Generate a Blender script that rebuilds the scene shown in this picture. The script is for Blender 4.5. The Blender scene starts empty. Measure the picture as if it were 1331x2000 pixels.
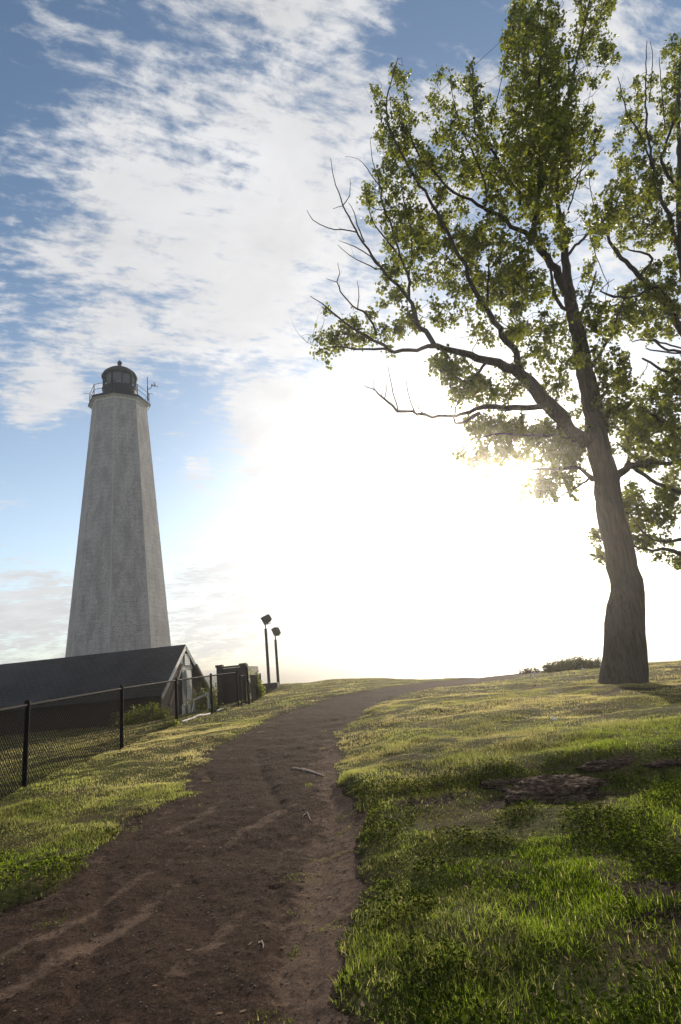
import bpy, bmesh, math, random
import numpy as np
from mathutils import Vector, Matrix, noise as mnoise

# ------------------------------------------------------------------ camera
EYE = 1.35
F_PX, CX, CY = 1140.0, 665.5, 1000.0
PITCH, ROLL = math.radians(15.26), math.radians(5.8)
fwd = Vector((0, math.cos(PITCH), math.sin(PITCH)))
up0 = Vector((0, -math.sin(PITCH), math.cos(PITCH)))
rt0 = Vector((1, 0, 0))
camR = rt0*math.cos(ROLL) - up0*math.sin(ROLL)
camU = rt0*math.sin(ROLL) + up0*math.cos(ROLL)
scene = bpy.context.scene
cam_data = bpy.data.cameras.new('camera')
cam = bpy.data.objects.new('camera', cam_data)
scene.collection.objects.link(cam)
M = Matrix.Identity(4)
for i in range(3):
    M[i][0], M[i][1], M[i][2] = camR[i], camU[i], -fwd[i]
M[2][3] = EYE
cam.matrix_world = M
cam_data.sensor_fit = 'VERTICAL'
cam_data.sensor_height = 36.0
cam_data.lens = 36.0*F_PX/2000.0
cam_data.clip_start = 0.05
cam_data.clip_end = 30000
scene.camera = cam

def ray(px, py):
    return fwd*F_PX + camR*(px-CX) + camU*(CY-py)
def P(px, py, y):                 # point at forward distance y
    d = ray(px, py); d = d*(y/d.y)
    return Vector((d.x, d.y, d.z+EYE))
def PH(px, py, h):                # point at height h relative to the eye
    d = ray(px, py); d = d*(h/d.z)
    return Vector((d.x, d.y, h+EYE))

# ------------------------------------------------------------------ light
sund = ray(942, 945).normalized()
SUN_EL = math.asin(sund.z); SUN_AZ = math.atan2(sund.x, sund.y)
sl = bpy.data.lights.new('sun', 'SUN'); sl.energy = 5.0; sl.angle = math.radians(0.5)
sl.color = (1.0, 0.86, 0.68)
so = bpy.data.objects.new('sun', sl); scene.collection.objects.link(so)
so.rotation_euler = sund.to_track_quat('Z', 'Y').to_euler()
so.location = (0, 0, 40)
scene.view_settings.view_transform = 'Standard'
scene.view_settings.look = 'None'
scene.view_settings.exposure = 0.27
scene.view_settings.gamma = 1.0

# ---- node helper
class NT:
    def __init__(s, tree): s.t = tree; s.n = tree.nodes; s.l = tree.links
    def new(s, typ, **kw):
        nd = s.n.new(typ)
        for k, v in kw.items(): setattr(nd, k, v)
        return nd
    def link(s, a, b): s.l.new(a, b)
    def _in(s, sock, v):
        if isinstance(v, (int, float)): sock.default_value = v
        elif isinstance(v, (tuple, list)): sock.default_value = v
        elif v is not None: s.l.new(v, sock)
    def math(s, op, a, b=None, c=None, clamp=False):
        nd = s.n.new('ShaderNodeMath'); nd.operation = op; nd.use_clamp = clamp
        s._in(nd.inputs[0], a)
        if b is not None: s._in(nd.inputs[1], b)
        if c is not None: s._in(nd.inputs[2], c)
        return nd.outputs[0]
    def vmath(s, op, a, b=None):
        nd = s.n.new('ShaderNodeVectorMath'); nd.operation = op
        s._in(nd.inputs[0], a)
        if b is not None: s._in(nd.inputs[1], b)
        return nd.outputs['Value'] if op in ('DOT_PRODUCT', 'LENGTH') else nd.outputs[0]
    def mix(s, fac, a, b, blend='MIX'):
        nd = s.n.new('ShaderNodeMix'); nd.data_type = 'RGBA'; nd.blend_type = blend
        s._in(nd.inputs[0], fac)
        s._in(nd.inputs[6], a if not isinstance(a, tuple) or len(a) == 4 else a+(1,))
        s._in(nd.inputs[7], b if not isinstance(b, tuple) or len(b) == 4 else b+(1,))
        return nd.outputs[2]
    def ramp(s, v, a, b, lo=0.0, hi=1.0, smooth=True):
        nd = s.n.new('ShaderNodeMapRange')
        nd.interpolation_type = 'SMOOTHSTEP' if smooth else 'LINEAR'
        s._in(nd.inputs[0], v)
        for i, x in enumerate((a, b, lo, hi)): nd.inputs[i+1].default_value = x
        return nd.outputs[0]
    def noise(s, vec, scale, detail=4, rough=.55, dist=0.0, dim='3D'):
        nd = s.n.new('ShaderNodeTexNoise'); nd.noise_dimensions = dim
        if vec is not None: s.l.new(vec, nd.inputs['Vector'])
        nd.inputs['Scale'].default_value = scale; nd.inputs['Detail'].default_value = detail
        nd.inputs['Roughness'].default_value = rough; nd.inputs['Distortion'].default_value = dist
        return nd.outputs[0]
    def mapping(s, vec, scale=(1, 1, 1), rot=(0, 0, 0), loc=(0, 0, 0)):
        nd = s.n.new('ShaderNodeMapping'); s.l.new(vec, nd.inputs[0])
        nd.inputs['Scale'].default_value = scale; nd.inputs['Rotation'].default_value = rot
        nd.inputs['Location'].default_value = loc
        return nd.outputs[0]
    def attr(s, name, out=2):
        nd = s.n.new('ShaderNodeAttribute'); nd.attribute_name = name
        return nd.outputs[out]

# ------------------------------------------------------------------ sky
world = bpy.data.worlds.new('World'); scene.world = world; world.use_nodes = True
w = NT(world.node_tree); w.n.clear()
wo = w.new('ShaderNodeOutputWorld'); bg = w.new('ShaderNodeBackground')
sky = w.new('ShaderNodeTexSky', sky_type='NISHITA', sun_disc=False)
sky.sun_elevation = SUN_EL; sky.sun_rotation = SUN_AZ
sky.altitude = 0; sky.air_density = 1.0; sky.dust_density = 0.7; sky.ozone_density = 2.0
tc = w.new('ShaderNodeTexCoord'); D = tc.outputs['Generated']
sep = w.new('ShaderNodeSeparateXYZ'); w.link(D, sep.inputs[0])
dz = w.math('MAXIMUM', sep.outputs[2], 0.0)
den = w.math('ADD', dz, 0.16)
comb = w.new('ShaderNodeCombineXYZ')
w.link(w.math('DIVIDE', sep.outputs[0], den), comb.inputs[0])
w.link(w.math('DIVIDE', sep.outputs[1], den), comb.inputs[1])
uv = comb.outputs[0]
uvr = w.mapping(uv, scale=(1.0, 1.25, 1), rot=(0, 0, math.radians(-28)), loc=(3.1, 1.7, 0))
n1 = w.noise(uvr, 1.35, 9, .56, .35)
n2 = w.noise(w.mapping(uvr, loc=(7, 3, 0)), 6.0, 9, .68, .35)
n3 = w.noise(w.mapping(uvr, scale=(1, 2.2, 1), loc=(1, 9, 0)), 17.0, 5, .6, .2)
cov = w.math('MULTIPLY_ADD', n1, 1.15, -.575+.725)
cov = w.math('MULTIPLY_ADD', n2, 1.35, w.math('ADD', cov, -.675))
cov = w.math('MULTIPLY_ADD', n3, .85, w.math('ADD', cov, -.425))
def blob(px, py, rad, amt):
    d = ray(px, py).normalized()
    a = math.atan(rad/F_PX)
    dt = w.vmath('DOT_PRODUCT', D, tuple(d))
    return w.ramp(dt, math.cos(a), 1.0, 0.0, amt)
BLOBS = [  # px, py, radius px, amount of cloud (negative: clear blue)
    (60, 60, 170, -.16), (10, 170, 100, -.14), (350, 90, 170, -.14), (560, 10, 150, -.08), (860, 50, 170, -.24),
    (40, 480, 190, -.22), (170, 120, 110, .08), (640, 240, 220, .06), (250, 330, 230, .08), (480, 460, 260, .08), (100, 260, 130, .04),
    (120, 590, 140, .12), (430, 650, 230, .08), (90, 780, 90, .26), (545, 825, 110, .46), (640, 800, 110, .16),
    (330, 800, 110, -.16), (300, 1000, 260, -.34), (60, 960, 200, -.34), (650, 1010, 180, -.30),
    (60, 690, 80, -.14), (1200, 120, 220, .10), (1000, 180, 160, .10), (60, 1150, 120, .22), (400, 1160, 130, .18),
    (385, 905, 36, .24), (350, 860, 30, .2), (180, 1120, 60, .06)]
for b in BLOBS: cov = w.math('ADD', cov, blob(*b))
mask = w.ramp(cov, .46, .90)
# sun angle
cs = w.vmath('DOT_PRODUCT', D, tuple(sund))
cs = w.math('MAXIMUM', cs, 0.0)
g1 = w.math('POWER', cs, 18.0); g2 = w.math('POWER', cs, 60.0); g3 = w.math('POWER', cs, 500.0)
# optically thicker parts of a cloud are darker, thin rims bright
thick = w.math('MULTIPLY_ADD', w.noise(w.mapping(uvr, loc=(2, 5, 0)), 4.0, 7, .6, .3), -.55, 1.24)
cl = w.math('MULTIPLY_ADD', g1, 3.0, 5.6)
cl = w.math('MULTIPLY_ADD', g2, 1.5, cl)
cl = w.math('MULTIPLY', cl, thick)
cvec = w.vmath('SCALE', (1.0, 0.985, 0.985)); cvec.node.inputs[0].default_value = (0.985, .99, 1.01)
w.link(cl, cvec.node.inputs['Scale'])
glow = w.math('ADD', w.math('MULTIPLY', g2, 1.5), w.math('MULTIPLY', g3, 8.0))
# low band of bright haze over the sea
hz = w.ramp(sep.outputs[2], -0.02, .62, 1.0, 0.0)
hz = w.math('MULTIPLY', hz, w.math('MULTIPLY_ADD', g1, 2.8, 2.35))
glow = w.math('ADD', glow, 0.0)
gv = w.vmath('SCALE', (1.0, .96, .9)); gv.node.inputs[0].default_value = (1.0, .95, .88)
w.link(glow, gv.node.inputs['Scale'])
hv = w.vmath('SCALE', (1, 1, 1)); hv.node.inputs[0].default_value = (.97, .99, 1.0)
w.link(hz, hv.node.inputs['Scale'])
skyc = w.mix(1.0, sky.outputs[0], (0.95, 1.0, 1.0), 'MULTIPLY')
base = w.vmath('ADD', skyc, gv); base = w.vmath('ADD', base, hv)
skyout = w.mix(mask, base, w.vmath('ADD', cvec, gv))
w.link(skyout, bg.inputs[0]); bg.inputs[1].default_value = 0.12
w.link(bg.outputs[0], wo.inputs[0])

# ------------------------------------------------------------------ helpers
COL = scene.collection
rng = np.random.default_rng(7); random.seed(7)
def tag(o, label=None, cat=None, group=None, kind=None):
    if label: o['label'] = label
    if cat: o['category'] = cat
    if group: o['group'] = group
    if kind: o['kind'] = kind
    return o
def empty(name, loc=(0, 0, 0)):
    o = bpy.data.objects.new(name, None); COL.objects.link(o); o.location = loc
    o.empty_display_size = .2
    return o
def np_mesh(name, verts, faces, mat, parent=None, smooth=False, attrs=None, mats=None):
    """faces: list of int arrays with a constant number of corners each"""
    me = bpy.data.meshes.new(name)
    verts = np.asarray(verts, dtype=np.float32)
    if parent is not None:
        verts = verts - np.array(parent_loc(parent), dtype=np.float32)
    fl = [np.asarray(f, dtype=np.int32) for f in faces if len(f)]
    loops = np.concatenate([f.ravel() for f in fl])
    tot = np.concatenate([np.full(len(f), f.shape[1], dtype=np.int32) for f in fl])
    start = np.concatenate([[0], np.cumsum(tot)[:-1]]).astype(np.int32)
    me.vertices.add(len(verts)); me.vertices.foreach_set('co', verts.ravel())
    me.loops.add(len(loops)); me.loops.foreach_set('vertex_index', loops)
    me.polygons.add(len(tot)); me.polygons.foreach_set('loop_start', start)
    me.polygons.foreach_set('loop_total', tot)
    if smooth: me.polygons.foreach_set('use_smooth', np.ones(len(tot), dtype=bool))
    me.update(calc_edges=True)
    for k, v in (attrs or {}).items():
        a = me.attributes.new(k, 'FLOAT', 'POINT'); a.data.foreach_set('value', np.asarray(v, dtype=np.float32))
    me.materials.append(mat)
    o = bpy.data.objects.new(name, me); COL.objects.link(o)
    if parent is not None: o.parent = parent
    return o
def parent_loc(p):
    l = Vector(p.location)
    while p.parent: p = p.parent; l += Vector(p.location)
    return l
class MB:
    """collects shapes in world coordinates, builds one mesh"""
    def __init__(s): s.v = []; s.f = []; s.sm = []
    def add(s, vs, fs, smooth=False):
        o = len(s.v); s.v += [tuple(v) for v in vs]
        s.f += [tuple(i+o for i in f) for f in fs]; s.sm += [smooth]*len(fs)
        return s
    def hexa(s, p):  # 8 corners: bottom 4 ccw, top 4 ccw
        return s.add(p, [(3, 2, 1, 0), (4, 5, 6, 7), (0, 1, 5, 4), (1, 2, 6, 5), (2, 3, 7, 6), (3, 0, 4, 7)])
    def box(s, c, size, ax=None):
        c = Vector(c); ax = ax or (Vector((1, 0, 0)), Vector((0, 1, 0)), Vector((0, 0, 1)))
        a, b, d = [Vector(ax[i])*size[i]/2 for i in range(3)]
        return s.hexa([c-a-b-d, c+a-b-d, c+a+b-d, c-a+b-d, c-a-b+d, c+a-b+d, c+a+b+d, c-a+b+d])
    def bar(s, p, q, w_, t_, up=(0, 0, 1)):
        p = Vector(p); q = Vector(q); d = (q-p); L = d.length; d.normalize()
        a = d.cross(Vector(up)).normalized(); b = a.cross(d).normalized()
        return s.box((p+q)/2, (L, w_, t_), (d, a, b))
    def tube(s, pts, rads, n=8, caps=True, smooth=True):
        pts = [Vector(p) for p in pts]
        if isinstance(rads, (int, float)): rads = [rads]*len(pts)
        vs = []; fs = []; pu = None
        for i, p in enumerate(pts):
            t = (pts[min(i+1, len(pts)-1)]-pts[max(i-1, 0)])
            t = t.normalized() if t.length > 1e-9 else Vector((0, 0, 1))
            if pu is None:
                pu = t.orthogonal().normalized()
            pu = (pu - t*pu.dot(t)); pu = pu.normalized() if pu.length > 1e-6 else t.orthogonal().normalized()
            b = t.cross(pu)
            for k in range(n):
                a = 2*math.pi*k/n
                vs.append(p + (pu*math.cos(a)+b*math.sin(a))*rads[i])
        for i in range(len(pts)-1):
            for k in range(n):
                fs.append((i*n+k, i*n+(k+1) % n, (i+1)*n+(k+1) % n, (i+1)*n+k))
        s.add(vs, fs, smooth)
        if caps:
            s.add(vs[:n], [tuple(range(n))[::-1]]); s.add(vs[-n:], [tuple(range(n))])
        return s
    def lathe(s, c, prof, n=24, smooth=True, ang0=0.0, caps=True):
        c = Vector(c); vs = []; fs = []
        for r, z in prof:
            for k in range(n):
                a = ang0 + 2*math.pi*k/n
                vs.append(c + Vector((r*math.cos(a), r*math.sin(a), z)))
        for i in range(len(prof)-1):
            for k in range(n):
                fs.append((i*n+k, i*n+(k+1) % n, (i+1)*n+(k+1) % n, (i+1)*n+k))
        s.add(vs, fs, smooth)
        if caps:
            s.add(vs[:n], [tuple(range(n))[::-1]]); s.add(vs[-n:], [tuple(range(n))])
        return s
    def build(s, name, mat, parent=None, bevel=0.0):
        me = bpy.data.meshes.new(name)
        off = parent_loc(parent) if parent is not None else Vector((0, 0, 0))
        me.from_pydata([tuple(Vector(v)-off) for v in s.v], [], s.f)
        me.polygons.foreach_set('use_smooth', s.sm); me.update()
        me.materials.append(mat)
        o = bpy.data.objects.new(name, me); COL.objects.link(o)
        if parent is not None: o.parent = parent
        if bevel:
            m = o.modifiers.new('bevel', 'BEVEL'); m.width = bevel; m.segments = 2; m.limit_method = 'ANGLE'
        return o

# ------------------------------------------------------------------ materials
def mat(name, rough=.8, spec=.3):
    m = bpy.data.materials.new(name); m.use_nodes = True
    t = NT(m.node_tree); b = m.node_tree.nodes['Principled BSDF']
    b.inputs['Roughness'].default_value = rough
    b.inputs['Specular IOR Level'].default_value = spec
    return m, t, b
def simple(name, col, var=.25, scale=6.0, rough=.7, spec=.3, metal=0.0, bump=.0, bscale=40):
    m, t, b = mat(name, rough, spec)
    g = t.new('ShaderNodeNewGeometry').outputs['Position']
    n = t.noise(g, scale, 6, .6)
    f = t.ramp(n, .3, .7)
    c = t.mix(f, tuple(x*(1-var) for x in col), tuple(min(1, x*(1+var)) for x in col))
    t.link(c, b.inputs['Base Color']); b.inputs['Metallic'].default_value = metal
    if bump:
        bn = t.new('ShaderNodeBump'); bn.inputs['Strength'].default_value = bump; bn.inputs['Distance'].default_value = .01
        t.link(t.noise(g, bscale, 4, .6), bn.inputs['Height']); t.link(bn.outputs[0], b.inputs['Normal'])
    return m
MAT = {}
MAT['black_metal'] = simple('black coated metal', (.010, .009, .010), rough=.8, spec=.06)
MAT['fence_wire'] = simple('vinyl coated wire', (.004, .0035, .0035), rough=.7, spec=.05)
MAT['lamp_black'] = simple('dark bronze paint', (.02, .02, .021), rough=.5)
MAT['white_paint'] = simple('weathered white paint', (.68, .66, .61), var=.22, scale=9, rough=.7)
MAT['grey_paint'] = simple('grey green paint', (.11, .15, .14), var=.3, scale=9, rough=.7)
MAT['dark_wood'] = simple('dark stained wood', (.035, .028, .026), var=.4, scale=5, rough=.75)
MAT['brown_wood'] = simple('weathered brown boards', (.10, .075, .065), var=.4, scale=4, rough=.85)
MAT['navy_metal'] = simple('dark navy paint', (.006, .011, .022), var=.4, scale=3, rough=.6, spec=.2)
MAT['lens'] = simple('lens brass', (.42, .36, .22), var=.3, scale=9, rough=.3)
MAT['concrete'] = simple('dark weathered stone', (.07, .06, .055), var=.4, scale=5, rough=.9, bump=.5)
MAT['twig'] = simple('dead stick bark', (.30, .24, .20), var=.3, scale=14, rough=.9)
MAT['pipe'] = simple('dusty white pipe', (.5, .47, .43), var=.4, scale=5, rough=.8)
m = bpy.data.materials.new('lantern glass'); m.use_nodes = True; t = NT(m.node_tree); t.n.clear()
out = t.new('ShaderNodeOutputMaterial'); tp0 = t.new('ShaderNodeBsdfTransparent'); tp0.inputs[0].default_value = (.52, .60, .66, 1)
gl0 = t.new('ShaderNodeBsdfGlossy'); gl0.inputs['Roughness'].default_value = .05; gl0.inputs[0].default_value = (.8, .85, .9, 1)
mx = t.new('ShaderNodeMixShader'); mx.inputs[0].default_value = .08
t.link(tp0.outputs[0], mx.inputs[1]); t.link(gl0.outputs[0], mx.inputs[2]); t.link(mx.outputs[0], out.inputs[0])
MAT['glass'] = m

# stone tower
m, t, b = mat('whitewashed sandstone', .9, .2)
g = t.new('ShaderNodeNewGeometry'); pos = g.outputs['Position']
tcn = t.new('ShaderNodeUVMap'); uvv = tcn.outputs[0]
br = t.new('ShaderNodeTexBrick'); t.link(uvv, br.inputs['Vector'])
br.inputs['Scale'].default_value = 1.0; br.inputs['Brick Width'].default_value = .95; br.inputs['Row Height'].default_value = .34
br.inputs['Mortar Size'].default_value = .018; br.inputs['Mortar Smooth'].default_value = .4
br.inputs['Color1'].default_value = (.95, .95, .95, 1); br.inputs['Color2'].default_value = (.78, .78, .78, 1)
br.inputs['Mortar'].default_value = (.42, .41, .40, 1)
stain = t.noise(t.mapping(uvv, scale=(1.1, .35, 1)), 1.3, 9, .74, .4)
fine = t.noise(t.mapping(uvv, scale=(1.0, 2.6, 1)), 5.0, 7, .75, .2)
c = t.mix(t.ramp(stain, .38, .62), (.36, .347, .335), (.54, .522, .505))
c = t.mix(t.ramp(fine, .40, .62, 0, .7), c, (.24, .228, .222))
speck = t.noise(uvv, 34.0, 4, .7)
c = t.mix(t.ramp(speck, .55, .75, 0, .55), c, (.12, .11, .105))
c = t.mix(t.ramp(t.noise(uvv, .5, 4, .6), .35, .65, .12, .62), c, t.mix(1.0, c, br.outputs[0], 'MULTIPLY'))
edge = t.attr('edge')
c = t.mix(t.ramp(edge, .90, 1.0, 0, .5), c, (.50, .49, .47))
t.link(c, b.inputs['Base Color'])
bn = t.new('ShaderNodeBump'); bn.inputs['Strength'].default_value = .6; bn.inputs['Distance'].default_value = .03
hh = t.math('MULTIPLY_ADD', br.outputs[1], -.7, t.math('ADD', fine, t.math('MULTIPLY', speck, .5)))
t.link(hh, bn.inputs['Height']); t.link(bn.outputs[0], b.inputs['Normal'])
MAT['stone'] = m

# shingles
m, t, b = mat('asphalt shingles', .85, .25)
uvv = t.new('ShaderNodeUVMap').outputs[0]
br = t.new('ShaderNodeTexBrick'); t.link(uvv, br.inputs['Vector'])
br.inputs['Scale'].default_value = 1.0; br.inputs['Brick Width'].default_value = .34; br.inputs['Row Height'].default_value = .21
br.inputs['Mortar Size'].default_value = .035; br.inputs['Mortar Smooth'].default_value = .6
br.inputs['Color1'].default_value = (.036, .036, .042, 1); br.inputs['Color2'].default_value = (.022, .023, .028, 1)
br.inputs['Mortar'].default_value = (.008, .008, .009, 1)
ns = t.noise(uvv, .6, 6, .65)
c = t.mix(t.ramp(ns, .35, .7, 0, .5), br.outputs[0], (.050, .050, .056))
t.link(c, b.inputs['Base Color'])
bn = t.new('ShaderNodeBump'); bn.inputs['Strength'].default_value = .8; bn.inputs['Distance'].default_value = .02
t.link(t.math('SUBTRACT', t.noise(uvv, 30, 3), br.outputs[1]), bn.inputs['Height']); t.link(bn.outputs[0], b.inputs['Normal'])
MAT['shingle'] = m

# brick / boards of the shed
m, t, b = mat('old brick wall', .9, .2)
uvv = t.new('ShaderNodeUVMap').outputs[0]
br = t.new('ShaderNodeTexBrick'); t.link(uvv, br.inputs['Vector'])
br.inputs['Scale'].default_value = 1.0; br.inputs['Brick Width'].default_value = .24; br.inputs['Row Height'].default_value = .085
br.inputs['Mortar Size'].default_value = .008
br.inputs['Color1'].default_value = (.045, .026, .022, 1); br.inputs['Color2'].default_value = (.028, .019, .018, 1)
br.inputs['Mortar'].default_value = (.05, .043, .040, 1)
c = t.mix(t.ramp(t.noise(uvv, 1.2, 6, .65), .4, .75, 0, .5), br.outputs[0], (.05, .042, .038))
t.link(c, b.inputs['Base Color'])
MAT['brick'] = m

# bark
m, t, b = mat('furrowed bark', .95, .15)
pos = t.new('ShaderNodeNewGeometry').outputs['Position']
bark = t.noise(t.mapping(pos, scale=(1, 1, .11)), 17.0, 7, .7, .5)
big = t.noise(t.mapping(pos, scale=(1, 1, .4)), 3.0, 5, .6)
c = t.mix(t.ramp(bark, .36, .64), (.020, .016, .013), (.088, .071, .059))
c = t.mix(t.ramp(big, .4, .7, 0, .45), c, (.10, .09, .078))
t.link(c, b.inputs['Base Color'])
bn = t.new('ShaderNodeBump'); bn.inputs['Strength'].default_value = 1.0; bn.inputs['Distance'].default_value = .03
t.link(bark, bn.inputs['Height']); t.link(bn.outputs[0], b.inputs['Normal'])
MAT['bark'] = m

def leafy(name, c1, c2, tr, trw=.5, rough=.45, spec=.3):
    m = bpy.data.materials.new(name); m.use_nodes = True; t = NT(m.node_tree)
    t.n.clear(); out = t.new('ShaderNodeOutputMaterial')
    tint = t.attr('tint')
    c = t.mix(tint, c1, c2)
    ctr = t.mix(tint, tuple(x*.75 for x in tr), tr)
    p = t.new('ShaderNodeBsdfPrincipled'); p.inputs['Roughness'].default_value = rough
    p.inputs['Specular IOR Level'].default_value = spec
    t.link(c, p.inputs['Base Color'])
    tn = t.new('ShaderNodeBsdfTranslucent'); t.link(ctr, tn.inputs[0])
    mx = t.new('ShaderNodeMixShader'); mx.inputs[0].default_value = trw
    t.link(p.outputs[0], mx.inputs[1]); t.link(tn.outputs[0], mx.inputs[2]); t.link(mx.outputs[0], out.inputs[0])
    return m
MAT['leaf'] = leafy('tree leaves', (.016, .030, .005), (.040, .060, .010), (.32, .36, .035), .45)
MAT['leaf_dark'] = leafy('shrub leaves', (.030, .045, .014), (.060, .080, .025), (.14, .17, .04), .35)
# grass: dry attribute turns the blade straw-brown, for real dryness and painted sunlight far off
m = bpy.data.materials.new('grass blades'); m.use_nodes = True; t = NT(m.node_tree); t.n.clear()
out = t.new('ShaderNodeOutputMaterial'); tint = t.attr('tint'); dry = t.attr('dry')
c = t.mix(tint, (.014, .034, .003), (.058, .094, .009)); c = t.mix(dry, c, (.30, .25, .11))
ctr = t.mix(tint, (.045, .085, .003), (.33, .48, .018)); ctr = t.mix(dry, ctr, (.80, .70, .30))
p = t.new('ShaderNodeBsdfPrincipled'); p.inputs['Roughness'].default_value = .7; p.inputs['Specular IOR Level'].default_value = .08
t.link(c, p.inputs['Base Color'])
tn = t.new('ShaderNodeBsdfTranslucent'); t.link(ctr, tn.inputs[0])
mx = t.new('ShaderNodeMixShader'); mx.inputs[0].default_value = .5
t.link(p.outputs[0], mx.inputs[1]); t.link(tn.outputs[0], mx.inputs[2]); t.link(mx.outputs[0], out.inputs[0])
MAT['grass'] = m
# soil under the grass
m, t, b = mat('turf soil', 1.0, .03)
pos = t.new('ShaderNodeNewGeometry').outputs['Position']
n1_ = t.noise(pos, 1.1, 6, .6); n2_ = t.noise(pos, 22.0, 5, .7)
c = t.mix(t.ramp(n2_, .35, .65), (.028, .033, .009), (.095, .095, .032))
c = t.mix(t.ramp(n1_, .45, .62, 0, .8), c, (.075, .055, .032))
c = t.mix(t.attr('bare'), c, t.mix(t.ramp(n2_, .3, .7), (.014, .009, .007), (.050, .034, .026)))
t.link(c, b.inputs['Base Color'])
bn = t.new('ShaderNodeBump'); bn.inputs['Strength'].default_value = 1.0; bn.inputs['Distance'].default_value = .03
t.link(n2_, bn.inputs['Height']); t.link(bn.outputs[0], b.inputs['Normal'])
MAT['soil'] = m
# path
m, t, b = mat('trodden gravel and dirt', 1.0, .04)
pos = t.new('ShaderNodeNewGeometry').outputs['Position']
sand = t.attr('sand')
gr = t.noise(pos, 48.0, 6, .9); md = t.noise(pos, 9.0, 7, .68, .4); lg = t.noise(pos, 1.6, 6, .6, .5)
dark = t.mix(t.ramp(gr, .35, .68), (.013, .0078, .0058), (.088, .056, .040))
lite = t.mix(t.ramp(gr, .3, .7), (.060, .038, .028), (.20, .138, .102))
s_ = t.math('ADD', sand, t.math('MULTIPLY', t.math('SUBTRACT', md, .5), 1.3))
s_ = t.math('ADD', s_, t.math('MULTIPLY', t.math('SUBTRACT', lg, .5), .8))
c = t.mix(t.ramp(s_, .24, .58, 0, .85), dark, lite)
vor = t.new('ShaderNodeTexVoronoi'); vor.inputs['Scale'].default_value = 38.0; t.link(pos, vor.inputs['Vector'])
st = t.ramp(vor.outputs['Distance'], .10, .16, 1, 0)
rnd = t.new('ShaderNodeSeparateColor'); t.link(vor.outputs['Color'], rnd.inputs[0])
st = t.math('MULTIPLY', st, t.ramp(rnd.outputs[0], .9, .93))
c = t.mix(st, c, (.30, .25, .21))
t.link(c, b.inputs['Base Color'])
bn = t.new('ShaderNodeBump'); bn.inputs['Strength'].default_value = 1.0; bn.inputs['Distance'].default_value = .02
t.link(t.math('MULTIPLY_ADD', gr, .5, t.math('ADD', md, st)), bn.inputs['Height']); t.link(bn.outputs[0], b.inputs['Normal'])
MAT['path'] = m
# rock
m, t, b = mat('pitted traprock', 1.0, .03)
pos = t.new('ShaderNodeNewGeometry').outputs['Position']
vor = t.new('ShaderNodeTexVoronoi'); vor.inputs['Scale'].default_value = 24.0
t.link(t.mapping(pos, scale=(.8, 1, 1.8)), vor.inputs['Vector'])
nn = t.noise(pos, 45.0, 5, .7); lg = t.noise(pos, 5.0, 5, .6)
c = t.mix(t.ramp(nn, .3, .7), (.065, .042, .032), (.22, .155, .12))
c = t.mix(t.ramp(vor.outputs[0], .35, .6, 0, .7), c, (.035, .026, .022))
c = t.mix(t.ramp(lg, .45, .7, 0, .5), c, (.05, .045, .03))
t.link(c, b.inputs['Base Color'])
bn = t.new('ShaderNodeBump'); bn.inputs['Strength'].default_value = 1.0; bn.inputs['Distance'].default_value = .03
t.link(t.math('SUBTRACT', nn, t.math('MULTIPLY', vor.outputs[0], 1.5)), bn.inputs['Height']); t.link(bn.outputs[0], b.inputs['Normal'])
MAT['rock'] = m
# sea
m, t, b = mat('sea water', .12, .5); b.inputs['Base Color'].default_value = (.06, .09, .11, 1)
pos = t.new('ShaderNodeNewGeometry').outputs['Position']
bn = t.new('ShaderNodeBump'); bn.inputs['Strength'].default_value = .6; bn.inputs['Distance'].default_value = .3
t.link(t.noise(t.mapping(pos, scale=(1, .5, 1)), .35, 6, .6), bn.inputs['Height']); t.link(bn.outputs[0], b.inputs['Normal'])
MAT['sea'] = m

# ------------------------------------------------------------------ terrain
def interp_poly(pts, Y):
    ys = np.array([p.y for p in pts]); xs = np.array([p.x for p in pts])
    return np.interp(Y, ys, xs)
ctrl = []
for px, py, y in [(47, 1548, 8.4), (238, 1462, 12.2), (346, 1420, 15.8), (415, 1396, 18.9), (467, 1384, 20.7), (487, 1377, 22.3),
                  (511, 1362, 25.5), (526, 1340, 32.5), (545, 1337, 34.0), (1218, 1337, 14.0)]:
    ctrl.append(P(px, py, y))
for px, py, h in [(0, 1815, -1.31), (130, 1720, -1.28), (230, 1640, -1.25), (330, 1560, -1.20), (375, 1505, -1.14), (450, 1450, -1.05),
                  (520, 1410, -.95), (590, 1385, -.88), (650, 1363, -.77), (720, 1349, -.72),
                  (690, 1990, -1.33), (690, 1800, -1.31), (700, 1620, -1.26), (690, 1560, -1.20), (660, 1490, -1.14), (665, 1435, -1.05),
                  (700, 1400, -.95), (760, 1363, -.85), (850, 1346, -.83), (940, 1333, -.83), (1030, 1322, -.83),
                  (1331, 1440, -1.0), (1100, 1400, -.97), (900, 1400, -.93), (800, 1390, -.92), (1100, 1460, -1.04), (900, 1470, -1.04), (780, 1500, -1.10),
                  (1090, 1570, -1.22), (1331, 1520, -1.17), (800, 1600, -1.2), (1331, 1700, -1.27), (1000, 1750, -1.29), (1331, 1990, -1.34), (900, 1990, -1.33),
                  (1331, 1293, -.90), (1200, 1300, -.85), (1060, 1310, -.80), (940, 1324, -.80), (850, 1328, -.78), (780, 1328, -.66),
                  (700, 1326, -.46), (640, 1329, -.37), (600, 1338, -.5), (1331, 1350, -.95), (1000, 1345, -.86)]:
    ctrl.append(PH(px, py, h))
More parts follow.
